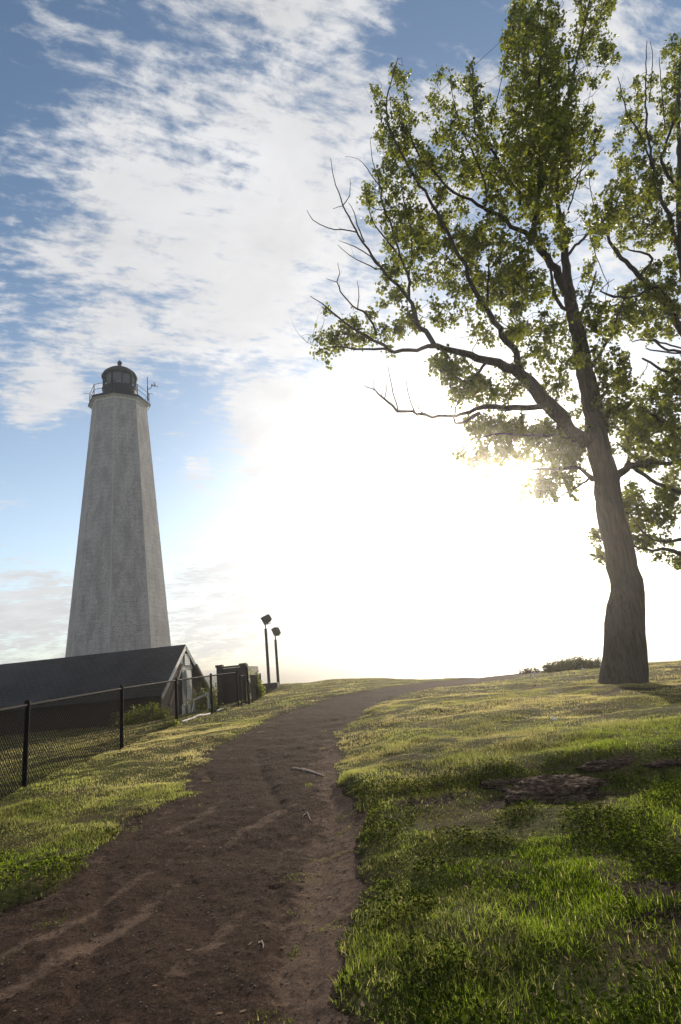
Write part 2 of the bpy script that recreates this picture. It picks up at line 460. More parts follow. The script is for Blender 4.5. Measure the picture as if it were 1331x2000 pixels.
for x, y, z in [(-9, 12, .05), (-9, 20, .02), (-14, 28, 0), (-8, 30, .0), (-22, 34, 0), (-12, 45, 0), (-20, 60, 0), (-6, 0, 0), (0, -2, 0), (5, 0, .05),
                (0, -12, -.1), (-20, 0, 0), (-30, 20, 0), (20, 0, .1), (15, 12, .35), (25, 20, .4), (0, 60, .3), (20, 40, .3), (-4, 45, .2), (-40, 40, 0), (40, -20, 0), (-40, -30, 0), (0, -50, 0)]:
    ctrl.append(Vector((x, y, z)))
CP = np.array([[p.x, p.y, p.z] for p in ctrl])
def kern(d2): return np.sqrt(d2 + .6)
A_ = kern(((CP[:, None, :2]-CP[None, :, :2])**2).sum(-1)) + np.eye(len(CP))*.0
n_ = len(CP); BIG = np.zeros((n_+1, n_+1)); BIG[:n_, :n_] = A_; BIG[:n_, n_] = 1; BIG[n_, :n_] = 1
W_ = np.linalg.solve(BIG, np.concatenate([CP[:, 2], [0]]))
def base_h(X, Y):
    X = np.asarray(X, float); Y = np.asarray(Y, float); sh = X.shape
    x = X.ravel(); y = Y.ravel(); o = np.empty(len(x))
    for i in range(0, len(x), 40000):
        sl_ = slice(i, i+40000)
        d2 = (x[sl_, None]-CP[None, :, 0])**2 + (y[sl_, None]-CP[None, :, 1])**2
        o[sl_] = kern(d2) @ W_[:n_] + W_[n_]
    return o.reshape(sh)
# vectorised value noise
_tab = rng.random((256, 256))
def vnoise(x, y, s):
    x = np.asarray(x)*s + 57.3; y = np.asarray(y)*s + 91.7
    xi = np.floor(x).astype(int); yi = np.floor(y).astype(int); fx = x-xi; fy = y-yi
    fx = fx*fx*(3-2*fx); fy = fy*fy*(3-2*fy)
    a = _tab[xi & 255, yi & 255]; b_ = _tab[(xi+1) & 255, yi & 255]; c_ = _tab[xi & 255, (yi+1) & 255]; d_ = _tab[(xi+1) & 255, (yi+1) & 255]
    return (a*(1-fx)+b_*fx)*(1-fy)+(c_*(1-fx)+d_*fx)*fy - .5
def fbm(x, y, s, o=4, g=.5):
    r = 0; a = 1
    for i in range(o): r = r + a*vnoise(x+i*13.1, y-i*7.7, s*2**i); a *= g
    return r
# plan of the path and the cliff edge
L_EDGE = [Vector((-4.6, -6, 0)), Vector((-3.0, 0.5, 0)), PH(0, 1815, -1.31), PH(130, 1720, -1.28), PH(230, 1640, -1.25), PH(330, 1560, -1.20), PH(375, 1505, -1.14), PH(450, 1450, -1.05),
          PH(520, 1410, -.95), PH(590, 1385, -.88), PH(650, 1363, -.77), PH(720, 1349, -.72), PH(830, 1336, -.80), PH(940, 1324, -.82)]
R_EDGE = [Vector((.5, -6, 0)), Vector((.15, 0, 0)), PH(690, 1990, -1.33), PH(690, 1800, -1.31), PH(690, 1650, -1.27), PH(700, 1560, -1.20), PH(664, 1490, -1.14), PH(662, 1435, -1.05),
          PH(700, 1400, -.95), PH(760, 1363, -.85), PH(850, 1347, -.83), PH(940, 1334, -.83), PH(1030, 1322, -.83)]
L_EDGE.sort(key=lambda p: p.y); R_EDGE.sort(key=lambda p: p.y)
L_EDGE.append(L_EDGE[-1]+Vector((6, 3, 0))); R_EDGE.append(R_EDGE[-1]+Vector((6, 3, 0)))
def path_sd(X, Y):   # positive inside the path, metres from the edge (approx.)
    l = interp_poly(L_EDGE, Y); r = interp_poly(R_EDGE, Y)
    sd = np.minimum(X-l, r-X)
    sd = np.where(Y > max(L_EDGE[-1].y, R_EDGE[-1].y)-.5, -1, sd)
    return sd + fbm(X, Y, 1.3, 5, .6)*.42
EDGE = sorted([(-60, 80), (-9, 80), (-4.6, 40), (PH(548, 1336, -.33).x, 37), (PH(600, 1338, -.5).x, 37.5), (PH(640, 1329, -.37).x, 38), (PH(700, 1326, -.46).x, 36)] +
              [(PH(a, b_, h).x, PH(a, b_, h).y+.4) for a, b_, h in [(780, 1328, -.66), (850, 1328, -.78), (940, 1324, -.80), (1060, 1310, -.80), (1200, 1300, -.85), (1331, 1293, -.90)]] +
              [(22, 27), (60, 30)])
EX = np.array([e[0] for e in EDGE]); EY = np.array([e[1] for e in EDGE])
def height(X, Y, micro=True):
    X = np.asarray(X, float); Y = np.asarray(Y, float)
    h = base_h(X, Y)
    over = np.maximum(0, Y-np.interp(X, EX, EY))
    h = h - np.minimum(over*over*.08+over*.25, 14)
    h = h - np.clip((np.hypot(X, Y)-75)*.05, 0, 14)
    # bank behind the rocks
    bank = .13*np.exp(-((Y-(5.9+.25*np.sin(X*1.3)+.06*X))/.45)**2)*np.clip((X-.6)/.6, 0, 1)*np.clip((5.6-X)/1.0, 0, 1)
    h = h + bank
    if micro:
        near = np.clip(1-(np.hypot(X, Y)-14)/30, .25, 1)
        sd = path_sd(X, Y)
        gm = np.clip(-sd/.25, 0, 1)
        h = h + gm*near*(fbm(X, Y, 1.1, 4)*.085 + .015) + gm*.02
        pm = np.clip(sd/.1, 0, 1)
        h = h + pm*(fbm(X, Y, 2.2, 5, .62)*.026 + fbm(X+3, Y+8, 8.0, 3, .7)*.008)
        # wash channel along the right edge and wheel ruts
        r = interp_poly(R_EDGE, Y)
        ch = np.exp(-((r-X-.22)/.12)**2)*np.clip((9-Y)/3, 0, 1)
        h = h - ch*.03*pm
        for off, sl2 in ((1.1, .22), (1.9, .30), (.6, .16)):
            q = (r - X - off) - (Y-5)*sl2 + vnoise(X, Y, .9)*.25
            h = h - pm*.018*np.exp(-(q/.07)**2)*(vnoise(X+off*9, Y, .6) > -.12)
    return h
def H1(x, y, micro=False): return float(height(np.array([x]), np.array([y]), micro)[0])

az = np.concatenate([np.linspace(-180, -47, 34)[:-1], np.linspace(-47, -36, 20)[:-1], np.linspace(-36, 38, 640), np.linspace(38, 49, 20)[1:], np.linspace(49, 180, 34)[1:]])
azr = np.radians(az)
rr = np.concatenate([[.3, .7, 1.1, 1.5, 1.9], np.geomspace(2.1, 45, 520), np.geomspace(45, 140, 24)[1:]])
R_, A2 = np.meshgrid(rr, azr, indexing='ij')
GX = R_*np.sin(A2); GY = R_*np.cos(A2)
GZ = height(GX, GY)
sdg = path_sd(GX, GY)
nr, na = GX.shape
idx = np.arange(nr*na).reshape(nr, na)
quads = np.stack([idx[:-1, :-1], idx[:-1, 1:], idx[1:, 1:], idx[1:, :-1]], -1).reshape(-1, 4)[:, ::-1]
V = np.stack([GX, GY, GZ], -1).reshape(-1, 3)
cen = sdg.ravel()[quads].mean(1)
inpath = cen > 0
# centre fan
c_i = len(V); V = np.vstack([V, [[0, 0, height(np.array([0.]), np.array([0.]))[0]]]])
fan = np.stack([np.full(na-1, c_i), idx[0, 1:], idx[0, :-1]], -1)
def sub(quads_, tris, name, mat_, attr):
    used = np.unique(np.concatenate([quads_.ravel(), tris.ravel()])) if len(tris) else np.unique(quads_)
    mp = np.full(len(V), -1); mp[used] = np.arange(len(used))
    fs = [mp[quads_]] + ([mp[tris]] if len(tris) else [])
    return np_mesh(name, V[used], fs, mat_, smooth=True, attrs={k: v[used] for k, v in attr.items()})
def bare_mask(X, Y):
    b = np.zeros_like(X)
    for px, py, h, rx, ry in [(1300, 1755, -1.28, .22, .16), (1331, 1795, -1.28, .25, .12), (1060, 1570, -1.2, .55, .18), (1331, 1345, -.95, 2.0, .5), (850, 1575, -1.2, .3, .15)]:
        c = PH(px, py, h); q = ((X-c.x)/rx)**2 + ((Y-c.y)/ry)**2
        b = np.maximum(b, np.clip(1.5-q+vnoise(X, Y, 6)*1.2, 0, 1))
    return np.maximum(b, np.clip(1+path_sd(X, Y)/.13, 0, 1))
bare = np.concatenate([bare_mask(GX, GY).ravel(), [0]])
rEdge = interp_poly(R_EDGE, GY)
sandv = .62*np.exp(-((rEdge-GX-.15)/.28)**2)*np.clip((14-GY)/6, 0, 1)
lEdge = interp_poly(L_EDGE, GY)
sandv = np.maximum(sandv, .22*np.exp(-((GX-lEdge)/.35)**2))
for off, sl2, wd, am in ((.9, .30, .10, .55), (1.75, .34, .08, .48), (.35, .16, .09, .45), (2.6, .38, .11, .42), (2.2, .2, .07, .38), (1.3, .26, .05, .4), (3.0, .45, .08, .4)):
    q = (rEdge-GX-off) - (6.2-GY)*sl2 + vnoise(GX, GY, .8)*.4 + vnoise(GX, GY, 3)*.1
    sandv = np.maximum(sandv, am*np.exp(-(q/wd)**2)*np.clip((10-GY)/4, 0, 1)*(.6+1.2*(vnoise(GX+off*3, GY, 1.4)+.3)))
sandv = np.concatenate([sandv.ravel(), [0]])
fanp = True
ground = sub(quads[~inpath], np.zeros((0, 3), int), 'ground', MAT['soil'], {'bare': bare})
tag(ground, kind='structure')
path = sub(quads[inpath], fan[:, ::-1], 'path', MAT['path'], {'sand': sandv})
tag(path, kind='structure')
# sea
SEA = -8.0
sv = []; n_s = 48
for r_ in (40, 400, 2500, 9000):
    for k in range(n_s): sv.append((r_*math.cos(2*math.pi*k/n_s), r_*math.sin(2*math.pi*k/n_s), SEA))
sf = [(i*n_s+k, (i+1)*n_s+k, (i+1)*n_s+(k+1) % n_s, i*n_s+(k+1) % n_s) for i in range(3) for k in range(n_s)]
sea = np_mesh('sea', sv, [np.array(sf)], MAT['sea']); tag(sea, kind='structure')

# ------------------------------------------------------------------ grass
def blades(X, Y, length, width, name, label, seed, segs=3, bend=.45, cat='grass'):
    r = np.random.default_rng(seed); n = len(X)
    Z = height(X, Y) - .006
    a = r.random(n)*2*np.pi; lean = r.normal(0, bend, n)
    la = r.random(n)*2*np.pi
    dirx = np.cos(la)*lean; diry = np.sin(la)*lean
    ts = np.linspace(0, 1, segs+1)[:-1]
    vs = []
    for t_ in ts:
        wv = width*(1-t_*.55)*.5
        cx_ = X + dirx*length*t_**1.6; cy_ = Y + diry*length*t_**1.6; cz = Z + length*t_*(1-.25*t_*np.abs(lean))
        vs.append(np.stack([cx_-np.cos(a)*wv, cy_-np.sin(a)*wv, cz], -1)); vs.append(np.stack([cx_+np.cos(a)*wv, cy_+np.sin(a)*wv, cz], -1))
    vs.append(np.stack([X+dirx*length, Y+diry*length, Z+length*(1-.25*np.abs(lean))], -1))
    k = len(vs); V_ = np.stack(vs, 1).reshape(-1, 3)
    b0 = np.arange(n)*k
    q = [np.stack([b0+2*i, b0+2*i+1, b0+2*i+3, b0+2*i+2], -1) for i in range(segs-1)]
    tr = np.stack([b0+2*(segs-1), b0+2*(segs-1)+1, b0+2*segs], -1)
    # colour variation of the plants, plus sunlight painted in by distance
    tint = np.clip(.42+fbm(X, Y, 1.0, 3)*1.2+fbm(X, Y, 6, 2)*.7+r.normal(0, .34, n)+.5*(vnoise(X, Y, 11)), 0, 1)
    dry = np.clip(.10 + fbm(X+31, Y-9, .55, 4, .6)*1.5 + r.normal(0, .16, n), 0, 1)
    c1 = PH(1000, 1610, -1.22); q1 = ((X-c1.x)/.9)**2+((Y-c1.y)/.45)**2
    dry = np.clip(dry + .75*np.exp(-q1), 0, 1)
    farSun = np.clip((Y-5.5)/5, 0, 1); dry = np.clip(dry*(.22+farSun*1.1)+farSun*.52, 0, .97)  # far blades paled, near ones kept dark green: sunlit slope painted into the colour
    dry = np.where(r.random(n) < .05, .9, dry)
    return V_, q, tr, np.repeat(tint, k), np.repeat(dry, k)
def scatter(n, y0, y1, azr0, azr1, seed, dens):
    r = np.random.default_rng(seed)
    rad = np.sqrt(r.random(n)*(y1**2-y0**2)+y0**2); a = np.radians(azr0+(azr1-azr0)*r.random(n))
    X = rad*np.sin(a); Y = rad*np.cos(a)
    sd = path_sd(X, Y); bm_ = bare_mask(X, Y)*.93
    over = Y-np.interp(X, EX, EY)
    clump = .60+fbm(X, Y, 3.5, 3)*1.3
    keep = (sd < -.02) & (over < 2) & (r.random(n) > bm_) & (r.random(n) < np.clip(clump, .12, 1))
    stray = (sd > 0) & (sd < .55) & (vnoise(X, Y, 5) > .27) & (r.random(n) < .35)
    keep = keep | stray
    return X[keep], Y[keep], sd[keep]
def grass_obj(name, label, bands):
    Vs = []; Q = []; T = []; ti = []; dr = []; off = 0
    for (n, y0, y1, a0, a1, L, Wd, seg, seed, bend) in bands:
        X, Y, sd = scatter(n, y0, y1, a0, a1, seed, 1)
        r = np.random.default_rng(seed+1)
        tuft = np.clip(1+fbm(X+5, Y+5, 1.6, 3)*1.3, .45, 1.9)
        bk = np.exp(-((Y-(6.1+.25*np.sin(X*1.3)+.06*X))/.35)**2)*np.clip((X-.6)/.6, 0, 1)*np.clip((5.6-X)/1.0, 0, 1)
        bk = np.maximum(bk, .8*np.exp(-((sd+.22)/.12)**2)*(X > .3)*np.clip((9-Y)/3, 0, 1))
        ln = L*tuft*(.55+.75*r.random(len(X)))*(1+.9*bk); ln = np.where(sd > 0, ln*.4, ln)
        v, q, tr, a, d = blades(X, Y, ln, Wd*(.7+.6*r.random(len(X))), name, label, seed+2, seg, bend)
        Vs.append(v); Q += [x+off for x in q]; T.append(tr+off); ti.append(a); dr.append(d); off += len(v)
    o = np_mesh(name, np.vstack(Vs), [np.vstack(Q), np.vstack(T)] if Q else [np.vstack(T)], MAT['grass'], attrs={'tint': np.concatenate(ti), 'dry': np.concatenate(dr)})
    return o
GD = 1.0
g_ = grass_obj('grass', '', [
    (int(230000*GD), 1.8, 4.6, -34, 36, .036, .0042, 3, 11, .85),
    (int(250000*GD), 4.6, 8.5, -36, 36, .031, .0050, 3, 21, .75),
    (int(280000*GD), 8.5, 16, -38, 38, .030, .0070, 2, 31, .7),
    (int(260000*GD), 16, 42, -36, 36, .038, .012, 2, 41, .6)])
tag(g_, 'short green and straw grass covering the hillside beside the dirt path', 'grass', kind='stuff')

# clover: small round leaves among the near grass
X, Y, sd = scatter(90000, 1.9, 6.5, -34, 36, 77, 1)
kk = (fbm(X+9, Y, 1.2, 3)+.4*vnoise(X, Y, 7) > -.02) & (sd < -.05); X = X[kk]; Y = Y[kk]
r = np.random.default_rng(5); n = len(X); Z = height(X, Y)+.012+r.random(n)*.045
a = r.random(n)*6.28; s = .005+.0065*r.random(n)
nx = r.normal(0, .35, n); ny = r.normal(0, .35, n)
vs = []
for k in range(6):
    ang = a+k*math.pi/3; dx = np.cos(ang)*s; dy = np.sin(ang)*s
    vs.append(np.stack([X+dx, Y+dy, Z+dx*nx+dy*ny], -1))
V_ = np.stack(vs, 1).reshape(-1, 3); b0 = np.arange(n)*6
MAT['clover'] = leafy('clover leaves', (.014, .030, .004), (.040, .058, .010), (.12, .16, .015), .5, rough=1.0, spec=0.0)
o = np_mesh('clover', V_, [np.stack([b0+i for i in range(6)], -1)], MAT['clover'], attrs={'tint': np.repeat(r.random(n)*.9, 6), 'dry': np.repeat(r.random(n)*.15, 6)})
tag(o, 'low round clover leaves mixed into the foreground turf', 'clover', kind='stuff')

# gravel and crumbs on the path
r = np.random.default_rng(91); n = 30000
rad = np.sqrt(r.random(n)*(10**2-1.8**2)+1.8**2); a = np.radians(-36+50*r.random(n)); X = rad*np.sin(a); Y = rad*np.cos(a)
k = path_sd(X, Y) > -.05; X = X[k]; Y = Y[k]; n = len(X); Z = height(X, Y)
s = .0020+.0065*r.random(n)**5
oct_ = np.array([[1, 0, 0], [-1, 0, 0], [0, 1, 0], [0, -1, 0], [0, 0, .7], [0, 0, -.6]])
V_ = (oct_[None]*(.7+.6*r.random((n, 6, 1))))*s[:, None, None] + np.stack([X, Y, Z+s*.3], -1)[:, None]
b0 = (np.arange(n)*6)[:, None]
tri = np.array([[0, 2, 4], [2, 1, 4], [1, 3, 4], [3, 0, 4], [2, 0, 5], [1, 2, 5], [3, 1, 5], [0, 3, 5]])
F = (b0[:, None]+tri[None]).reshape(-1, 3)
MAT['pebble'] = simple('pebbles', (.12, .095, .08), var=.7, scale=30, rough=.8)
o = np_mesh('gravel', V_.reshape(-1, 3), [F], MAT['pebble'], smooth=False)
tag(o, 'loose gravel crumbs scattered over the dirt path', 'gravel', kind='stuff')

# dead leaf litter
r = np.random.default_rng(123); n = 900
rad = np.sqrt(r.random(n)*(11**2-1.8**2)+1.8**2); a = np.radians(-36+72*r.random(n)); X = rad*np.sin(a); Y = rad*np.cos(a)
Z = height(X, Y)+np.where(path_sd(X, Y) > 0, .003, .018)
s = .008+.014*r.random(n); th = r.random(n)*6.28; cu = r.normal(.25, .2, n)
vs = []
for (u_, v_, c_) in ((-1, 0, .3), (-.3, .42, 0), (.5, .35, .1), (1, 0, .5), (.5, -.35, .1), (-.3, -.42, 0)):
    vs.append(np.stack([X+s*(u_*np.cos(th)-v_*np.sin(th)), Y+s*(u_*np.sin(th)+v_*np.cos(th)), Z+s*c_*cu*2+.001], -1))
V_ = np.stack(vs, 1).reshape(-1, 3); b0 = np.arange(n)*6
MAT['litter'] = simple('dead leaves', (.16, .11, .07), var=.6, scale=9, rough=.9, spec=.1)
o = np_mesh('leaf_litter', V_, [np.stack([b0, b0+1, b0+2, b0+3], -1), np.stack([b0, b0+3, b0+4, b0+5], -1)], MAT['litter'])
tag(o, 'small dry brown leaf scraps strewn over the path and turf', 'leaf litter', kind='stuff')

# ------------------------------------------------------------------ rocks
def rock(px, py, h, sx, sy, sz, rot, label, seed, group='rock outcrops in the grass', sink=.35):
    c = PH(px, py, h); z0 = H1(c.x, c.y)
    bm = bmesh.new(); bmesh.ops.create_icosphere(bm, subdivisions=6, radius=1)
    cr, sr = math.cos(rot), math.sin(rot)
    for v in bm.verts:
        p = v.co.copy(); q = p*1.3 + Vector((seed*7.1, seed, 0))
        d = 1 + .30*mnoise.fractal(q, .9, 2.1, 5) + .10*mnoise.ridged_multi_fractal(q*2.4, .8, 2.2, 4, .9, 2)-.1
        lay = .02*math.sin(p.z*19+mnoise.noise(q*2)*4)
        p = p*(d+lay)
        p += Vector((0, 0, .05*mnoise.noise(q*11)+.03*mnoise.noise(q*23)))
        x, y, z = p.x*sx, p.y*sy, p.z*sz
        v.co = (x*cr-y*sr, x*sr+y*cr, z-sz*sink*.2)
    me = bpy.data.meshes.new('rock'); bm.to_mesh(me); bm.free()
    me.polygons.foreach_set('use_smooth', [True]*len(me.polygons)); me.materials.append(MAT['rock'])
    o = bpy.data.objects.new('rock', me); COL.objects.link(o); o.location = (c.x, c.y, z0)
    tag(o, label, 'rock', group)
rock(1090, 1548, -1.18, .50, .38, .135, .2, 'largest brown pitted rock outcrop bulging from the grass on the right', 1)
rock(985, 1545, -1.17, .24, .16, .06, .1, 'low rough rock slab joined to the left side of the largest outcrop', 2)
rock(822, 1553, -1.19, .15, .09, .045, .0, 'small dark rounded rock nearest the path in the grass bank', 3)
rock(1215, 1505, -1.12, .42, .13, .055, .12, 'long low stone ledge just right of the largest rock', 4)
rock(1345, 1497, -1.10, .34, .13, .06, .1, 'stone ledge cut by the right edge of the photo', 5)
rock(865, 1548, -1.18, .10, .06, .03, .3, 'flat stone fragment beside the small dark rock', 6)
# exposed root / stick on the path
def stick(pts, rads, name, label, cat, m_='twig'):
    mb = MB(); c = PH(*pts[0]); e = empty(name, (c.x, c.y, H1(c.x, c.y, True)))
    P3 = []
    for i, (a_, b_, h_) in enumerate(pts):
        q = PH(a_, b_, h_); P3.append(Vector((q.x, q.y, H1(q.x, q.y, True)+rads[i]*.6)))
    Pp = []; Rr = []
    for i in range(len(P3)-1):
        for k in range(5):
            u = k/5; p = P3[i].lerp(P3[i+1], u); p += Vector((random.gauss(0, .004), random.gauss(0, .004), random.gauss(0, .003)))
            Pp.append(p); Rr.append((rads[i]*(1-u)+rads[i+1]*u)*(1+random.gauss(0, .1)))
    Pp.append(P3[-1]); Rr.append(rads[-1])
    mb.tube(Pp, Rr, 7)
    bpy.data.objects.remove(e)
    o = mb.build(name, MAT[m_]); tag(o, label, cat); return o
stick([(571, 1500, -1.15), (590, 1502, -1.15), (612, 1506, -1.15), (633, 1513, -1.15)], [.010, .016, .015, .006], 'fallen_branch', 'bleached broken branch lying across the right side of the path', 'branch')
stick([(590, 1588, -1.22), (600, 1583, -1.22), (607, 1592, -1.22)], [.003, .006, .003], 'leaf_scrap', 'curled dead brown leaf scrap on the path below the branch', 'dead leaf')
stick([(505, 1843, -1.31), (512, 1838, -1.31), (515, 1850, -1.31)], [.002, .004, .002], 'wood_chip', 'pale wood chip on the dark dirt in the foreground', 'wood chip')

# dandelion clocks in the far grass
for i, (px, py) in enumerate([(1038, 1330), (1046, 1326), (1050, 1332), (1058, 1324), (1043, 1338), (1128, 1306), (1140, 1318), (1145, 1319), (1175, 1307), (1107, 1331), (1085, 1361), (1078, 1396), (1090, 1362), (1080, 1401), (1084, 1399)]):
    pt = PH(px, py, -.85); q = Vector((pt.x, pt.y, H1(pt.x, pt.y, True)))
    if i == 0:
        MAT['fluff'] = simple('seed fluff', (.7, .66, .6), rough=.9)
        e = empty('seed_head', q)
        MB().tube([q, q+Vector((.004, 0, .08)), q+Vector((.01, 0, .15))], .003, 5).build('stem', MAT['grass'], e)
        MB().lathe(q+Vector((.01, 0, .15)), [(.001, -.036), (.026, -.026), (.036, 0), (.027, .025), (.001, .036)], 10).build('fluff', MAT['fluff'], e)
        first = e
    else:
        e = first.copy(); COL.objects.link(e); e.location = q
        for ch in first.children:
            c2 = ch.copy(); COL.objects.link(c2); c2.parent = e
        if i >= 9: e.scale = (.5, .5, .6)
    lab = ('white seed head in the loose cluster on the slope left of the skyline shrub' if i < 5 else
           'white seed head in the grass between the skyline shrub and the tree trunk' if i < 9 else
           'lone white seed head in the grass halfway between path and tree' if i == 9 else
           'white seed head in the small group low on the slope below the shrub')
    tag(e, lab, 'seed head', 'white seed heads ' + ('left of the shrub' if i < 5 else 'below the shrub' if i < 9 else 'lower on the slope'))

# ------------------------------------------------------------------ lighthouse
LC = P(233, 1290, 43.0); LB = H1(LC.x, LC.y)
LC = Vector((LC.x, LC.y, LB))
LH = empty('lighthouse', LC)
tag(LH, 'tall tapering octagonal stone lighthouse with a dark lantern room behind the shed roof', 'lighthouse')
def zat(px, py):  # height where the pixel ray reaches the tower axis distance
    d = ray(px, py); k = math.hypot(LC.x, LC.y)/math.hypot(d.x, d.y); return d.z*k+EYE
def wid(px0, py0, px1, py1):  # angular width converted to metres at the axis
    a = P(px0, py0, 43.0); b_ = P(px1, py1, 43.0); return (a-b_).length
va = math.atan2(LC.x, LC.y)        # azimuth of the tower
top_z = zat(236, 790)-.42
# px width of silhouette at two levels gives radii
Rb = wid(128, 1283, 330, 1262)/2/.982*.955
Rt = wid(181, 806, 293, 801)/2/.982*.89
zb = zat(229, 1272)
slope = (Rb-Rt)/(top_z-zb)
Rg = Rb + slope*(zb-LB)
def octa(r, z, rot=math.radians(-10)):
    out = []
    for k in range(8):
        th = rot + k*math.pi/4          # 0 faces the camera, positive to the right
        # direction towards the camera is -(LC) ; right vector
        fx, fy = -math.sin(va), -math.cos(va); rx_, ry_ = math.cos(va), -math.sin(va)
        out.append(Vector((LC.x + r*(fx*math.cos(th)+rx_*math.sin(th)), LC.y + r*(fy*math.cos(th)+ry_*math.sin(th)), z)))
    return out
def oct_body(levels, name, m_, parent, uv=False, cuts=1):
    vs = []; fs = []; uvs = []; edge = []
    # build each face separately as a strip for sharp arrises, with u across and v up
    for k in range(8):
        for li in range(len(levels)-1):
            (r0, z0), (r1, z1) = levels[li], levels[li+1]
            a0, a1 = octa(r0, z0)[k], octa(r0, z0)[(k+1) % 8]; b0_, b1_ = octa(r1, z1)[k], octa(r1, z1)[(k+1) % 8]
            NS = 10
            for s_ in range(NS):
                u0, u1 = s_/NS, (s_+1)/NS; o = len(vs)
                vs += [a0.lerp(a1, u0), a0.lerp(a1, u1), b0_.lerp(b1_, u1), b0_.lerp(b1_, u0)]
                w0 = (a1-a0).length; w1 = (b1_-b0_).length; sh = k*7.3
                uvs += [((u0-.5)*w0+sh, z0), ((u1-.5)*w0+sh, z0), ((u1-.5)*w1+sh, z1), ((u0-.5)*w1+sh, z1)]
                e0, e1 = abs(u0-.5)*2, abs(u1-.5)*2; edge += [e0, e1, e1, e0]
                fs.append((o, o+1, o+2, o+3))
    me_o = np_mesh(name, [tuple(v) for v in vs], [np.array(fs)], m_, parent, attrs={'edge': edge})
    ul = me_o.data.uv_layers.new(name='UVMap')
    flat = []
    for f in fs:
        for i in f: flat += list(uvs[i])
    ul.data.foreach_set('uv', flat)
    return me_o
nlev = 14
lv = [(Rg+(Rt-Rg)*i/nlev, LB-.3+(top_z-LB+.3)*i/nlev) for i in range(nlev+1)]
oct_body(lv, 'tower', MAT['stone'], LH)
# cornice flares out below the deck
z1 = top_z
Rd = wid(174.5, 794, 298, 791)/2/.982*.915
oct_body([(Rt, z1), (Rt+.03, z1+.10), (Rd-.05, z1+.24), (Rd-.03, z1+.25)], 'cornice', MAT['white_paint'], LH)
deck = MB()
ri = Rd
A0 = octa(ri, z1+.25); A1 = octa(ri, z1+.42)
deck.add(A0+A1, [tuple(range(8))[::-1], tuple(range(8, 16))] + [(k, (k+1) % 8, 8+(k+1) % 8, 8+k) for k in range(8)])
deck.build('gallery_deck', MAT['navy_metal'], LH)
zd = z1+.42
# lantern room
zr = zat(238, 739)  # eaves of lantern roof
Rl = wid(203.5, 760, 271, 760)/2*.92
zt = zat(238, 703)
zp = zat(238, 762)
MB().lathe((LC.x, LC.y, 0), [(Rl*.99, zd), (Rl*.99, zp-.10), (Rl*1.03, zp-.10), (Rl*1.03, zp)], 32, smooth=False).build('parapet', MAT['navy_metal'], LH)
MB().lathe((LC.x, LC.y, 0), [(Rl*.93, zp+.002), (Rl*.93, zr-.002)], 32, caps=False).build('glazing', MAT['glass'], LH)
for k in range(10):
    a_ = 2*math.pi*k/10+.2
    MB().box((LC.x+Rl*.97*math.cos(a_), LC.y+Rl*.97*math.sin(a_), (zp+zr)/2), (.10, .07, zr-zp-.01), (Vector((math.cos(a_), math.sin(a_), 0)), Vector((-math.sin(a_), math.cos(a_), 0)), Vector((0, 0, 1)))).build('mullion', MAT['navy_metal'], LH)
ln = MB().lathe((LC.x, LC.y, 0), [(.16, zp+.02), (.2, zp+.3), (.34, zp+.36), (.38, zp+.52), (.34, zp+.7), (.2, zp+.78)], 20).build('beacon_lens', MAT['lens'], LH)
za_ = zat(238, 718); hr = za_-zr
rp = [(Rl*1.0, zr), (Rl*1.05, zr-.02), (Rl*1.07, zr+.06), (Rl*.95, zr+hr*.36), (Rl*.72, zr+hr*.62), (Rl*.45, zr+hr*.84), (Rl*.2, zr+hr*.96), (.15, za_)]
roof_o = MB().lathe((LC.x, LC.y, 0), rp, 32).build('lantern_roof', MAT['navy_metal'], LH)
zf = za_-.03; hb = zt-zf
fin = [(.17, zf), (.15, zf+hb*.18), (.17, zf+hb*.22), (.12, zf+hb*.28), (.17, zf+hb*.40), (.20, zf+hb*.56), (.16, zf+hb*.72), (.07, zf+hb*.82), (.03, zf+hb*.9), (.01, zf+hb)]
MB().lathe((LC.x, LC.y, 0), fin, 20).build('ventilator_ball', MAT['navy_metal'], roof_o)
# railing
RR_ = octa(ri-.12, zd)
rail_par = empty('railing', Vector((0, 0, 0))); rail_par.parent = LH
allp = []
for k in range(8):
    p0 = RR_[k]; p1 = RR_[(k+1) % 8]
    MB().tube([p0, p0+Vector((0, 0, .95))], .035, 6).build('railing_post', MAT['navy_metal'], LH)
for hz_ in (.5, .93):
    mbr = MB()
    for k in range(8): mbr.tube([RR_[k]+Vector((0, 0, hz_)), RR_[(k+1) % 8]+Vector((0, 0, hz_))], .022, 5)
    mbr.build('handrail', MAT['navy_metal'], LH)
bpy.data.objects.remove(rail_par)
# antenna with sensor arms at the right corner
pr = [v for v in octa(ri-.10, zd)]; pr.sort(key=lambda v: -v.x*math.cos(va)+v.y*math.sin(va)); c0 = min(octa(ri-.12, zd), key=lambda v: (v-P(288, 770, 41.5)).length)
ap = PH(289, 783, zd-EYE)
ant = empty('weather_mast', ap); tag(ant, 'thin dark weather mast with wind sensors at the right corner of the lighthouse gallery', 'mast')
MB().tube([ap, ap+Vector((0, 0, 1.3))], .045, 8).tube([ap+Vector((0, 0, 1.3)), ap+Vector((-.01, 0, 2.15))], .032, 6).build('pole', MAT['navy_metal'], ant)
MB().tube([ap+Vector((0, 0, 1.0)), ap+Vector((.25, 0, 1.12)), ap+Vector((.36, 0, 1.30))], .025, 6).build('arm', MAT['navy_metal'], ant)
MB().lathe(ap+Vector((.36, 0, 1.30)), [(.02, -.03), (.06, .0), (.07, .06), (.05, .12), (.02, .15)], 10).build('sensor_cup', MAT['navy_metal'], ant)
